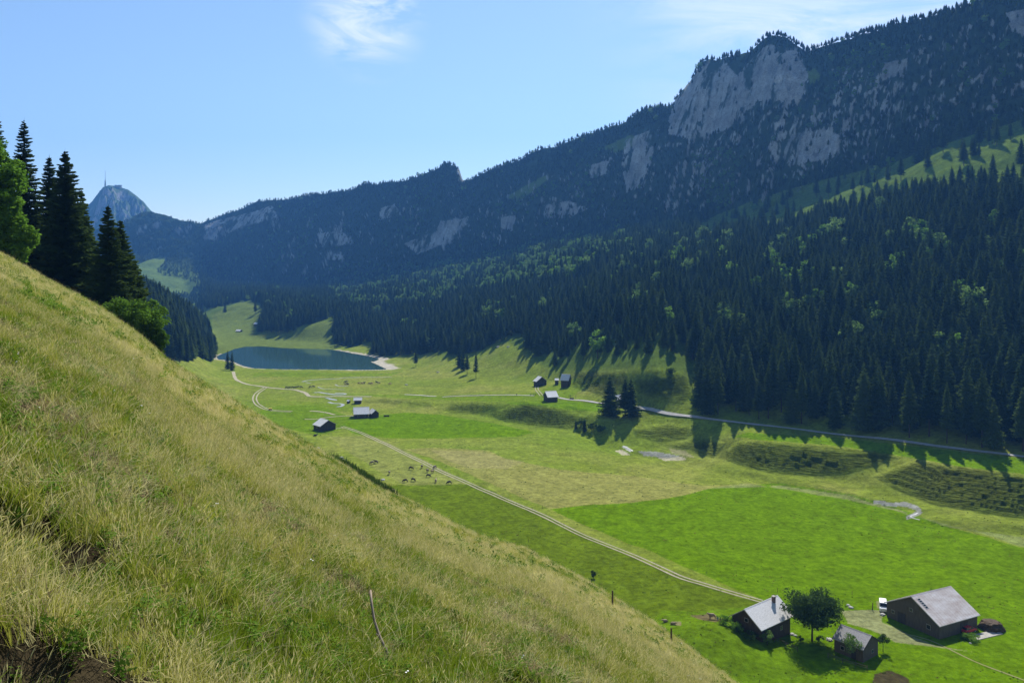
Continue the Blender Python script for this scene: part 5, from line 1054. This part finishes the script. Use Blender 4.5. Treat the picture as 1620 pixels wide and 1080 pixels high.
def person_mesh(pose, top, legs):
    if pose == 'walk':
        P = [(0,0,.95),(0,0,1.12),(0,0,1.36),(0,0,1.46),(0,0,1.53),(.02,0,1.66)]; Rr = [(.13,.11),(.12,.10),(.15,.11),(.07,.06),(.055,.055),(.095,.115)]; st = .20
        J = lambda s: ([(.0, s*.09, .90), (st*s*.5, s*.10, .50), (st*s - .02, s*.10, .08), (st*s + .12, s*.10, .03)], [(-.0, s*.19, 1.38), (-.10*s, s*.24, 1.12), (-.04*s + .08, s*.24, .90)])
    else:   # crouching, leaning forward with the arms out
        P = [(0,0,.42),(.10,0,.55),(.28,0,.78),(.34,0,.87),(.37,0,.92),(.43,0,1.03)]; Rr = [(.15,.13),(.13,.12),(.16,.12),(.07,.06),(.055,.055),(.095,.115)]
        J = lambda s: ([(.08, s*.11, .40), (.42, s*.17, .50), (.18, s*.15, .09), (.34, s*.15, .03)], [(.28, s*.20, .78), (.48, s*.22, .62), (.68, s*.14, .60)])
    E = [(0,1),(1,2),(2,3),(3,4),(4,5)]
    for s in (-1, 1):
        lg, ar = J(s); b = len(P); P += lg; Rr += [(.085,.085),(.06,.06),(.045,.045),(.035,.035)]; E += [(0,b),(b,b+1),(b+1,b+2),(b+2,b+3)]
        b = len(P); P += ar; Rr += [(.05,.05),(.04,.04),(.03,.03)]; E += [(2,b),(b,b+1),(b+1,b+2)]
    me = skin_mesh('person', P, E, Rr, top, 1); me.materials.append(legs); me.materials.append(SKINM); mi = []
    hips = P[0][2] - .02; head = P[3][2]
    for f in me.polygons:
        z = f.center.z; mi.append(2 if z > head + .03 else (1 if z < hips else 0))
    me.polygons.foreach_set('material_index', np.array(mi, np.int32)); hp = P[5]
    hb = bmesh.new(); bmesh.ops.create_uvsphere(hb, u_segments=10, v_segments=6, radius=.112)
    for v in hb.verts: v.co = Vector((v.co.x * .95 - .015, v.co.y * .9, max(v.co.z, -.03 - .05 * (v.co.x < 0)) * 1.1 + .03)) + Vector(hp)
    hm = bpy.data.meshes.new('hair'); hb.to_mesh(hm); hb.free(); hm.materials.append(HAIR); return me, hm
CL = {}
def person(px, py, pose, top, legs, rz, lab, grp=None, ymin=150):
    key = (pose, top.name)
    if key not in CL: CL[key] = person_mesh(pose, top, legs)
    me, hm = CL[key]; o = link(bpy.data.objects.new('person', me)); o.location = G(px, py, ymin); o.rotation_euler = (0, 0, R(rz)); props(o, lab, 'person', grp); link(bpy.data.objects.new('hair', hm), o)
BLUE = mat('blue_overalls', (.03,.07,.32), .8, var=.1); DARKC = mat('dark_clothes', (.03,.03,.035), .8); GREYC = mat('grey_trousers', (.10,.10,.11), .8); REDC = mat('dull_red_jacket', (.22,.05,.05), .8); BLC = mat('dark_blue_jacket', (.04,.05,.12), .8)
person(1137, 981, 'crouch', BLUE, BLUE, 170, 'person in blue crouching beside the tan cow')
gh = 'hikers on the gravel road'
for px, py, c, rz, lab in [(839,626,DARKC,150,'hiker in dark clothes, leftmost of the group left of the brown black hut'),(841.5,625.8,BLC,160,'second hiker of the group left of the brown black hut'),(844.5,626,DARKC,140,'third hiker of the group left of the brown black hut'),(847,625.8,REDC,150,'rightmost hiker of the group left of the brown black hut'),(817.5,626,DARKC,120,'lone hiker well left of the hiker group'),(900.3,628.5,DARKC,30,'left hiker of a pair right of the brown black hut'),(902.6,628.7,BLC,40,'right hiker of the pair right of the brown black hut'),(911,629.8,REDC,20,'hiker walking alone right of the hiker pair')]: person(px, py, 'walk', c, GREYC, rz, lab, gh)
# water trough and small yellow cart
def trough(px, py, Lh, lab, rz=0, ymin=150):
    p = G(px, py, ymin); m = MB(); m.prism([(-.5,.15),(.5,.15),(.6,.8),(.48,.8),(.42,.3),(-.42,.3),(-.48,.8),(-.6,.8)], -Lh/2, Lh/2, 0)
    e = empty('trough', p, R(rz), label=lab, cat='trough'); m.obj('basin', WD, e)
    for x in (-Lh*.4, Lh*.4): m = MB(); m.box(x-.1, x+.1, -.45, .45, -.2, .16); m.obj('leg', WD, e)
    m = MB(); m.box(-Lh/2+.1, Lh/2-.1, -.44, .44, .6, .64); m.obj('water', GLASSD, e)
trough(611.5, 658.7, 3.4, 'dark trough lying alone on the bright meadow right of the long chalet')
trough(904.5, 631.2, 2.6, 'dark trough below the hiker pair', -30)
p = G(427.5, 648.5, 150); e = empty('hand_cart', p, R(15), label='tiny yellow cart on the curving ruts below the lake path', cat='cart'); YL = mat('yellow_paint', (.60,.42,.02), .5)
m = MB(); m.box(-1.0, 1.0, -.6, .6, .5, 1.3); m.obj('body', YL, e)
for x in (-.6, .6):
    for s in (-1, 1): m = MB(); m.tube([(x, s*.6, .36), (x, s*.74, .36)], .36, 12); m.obj('wheel', DARKC, e)
m = MB(); m.tube([(1.0, 0, .6), (1.9, 0, .45)], .04, 6); m.obj('handle', METAL, e)
# ------------------------------------------------------------------ haze
def make_haze():
    V = MB(); V.box(-7500, 7500, -60, 6800, -420, 1250)
    m = bpy.data.materials.new('haze_air'); m.use_nodes = True; t = m.node_tree; t.nodes.clear(); o = N(t, 'ShaderNodeOutputMaterial'); v = N(t, 'ShaderNodeVolumePrincipled')
    v.inputs['Color'].default_value = (.13, .40, 1.0, 1); v.inputs['Density'].default_value = 0.0001; v.inputs['Anisotropy'].default_value = .25; L(t, v.outputs[0], o.inputs['Volume'])
    h = V.obj('haze', m); props(h, 'thin blue mountain air between the viewer and the far slopes', 'haze', kind='stuff')
make_haze()
scene.cycles.volume_bounces = 0
scene.cycles.max_bounces = 8; scene.cycles.transparent_max_bounces = 8
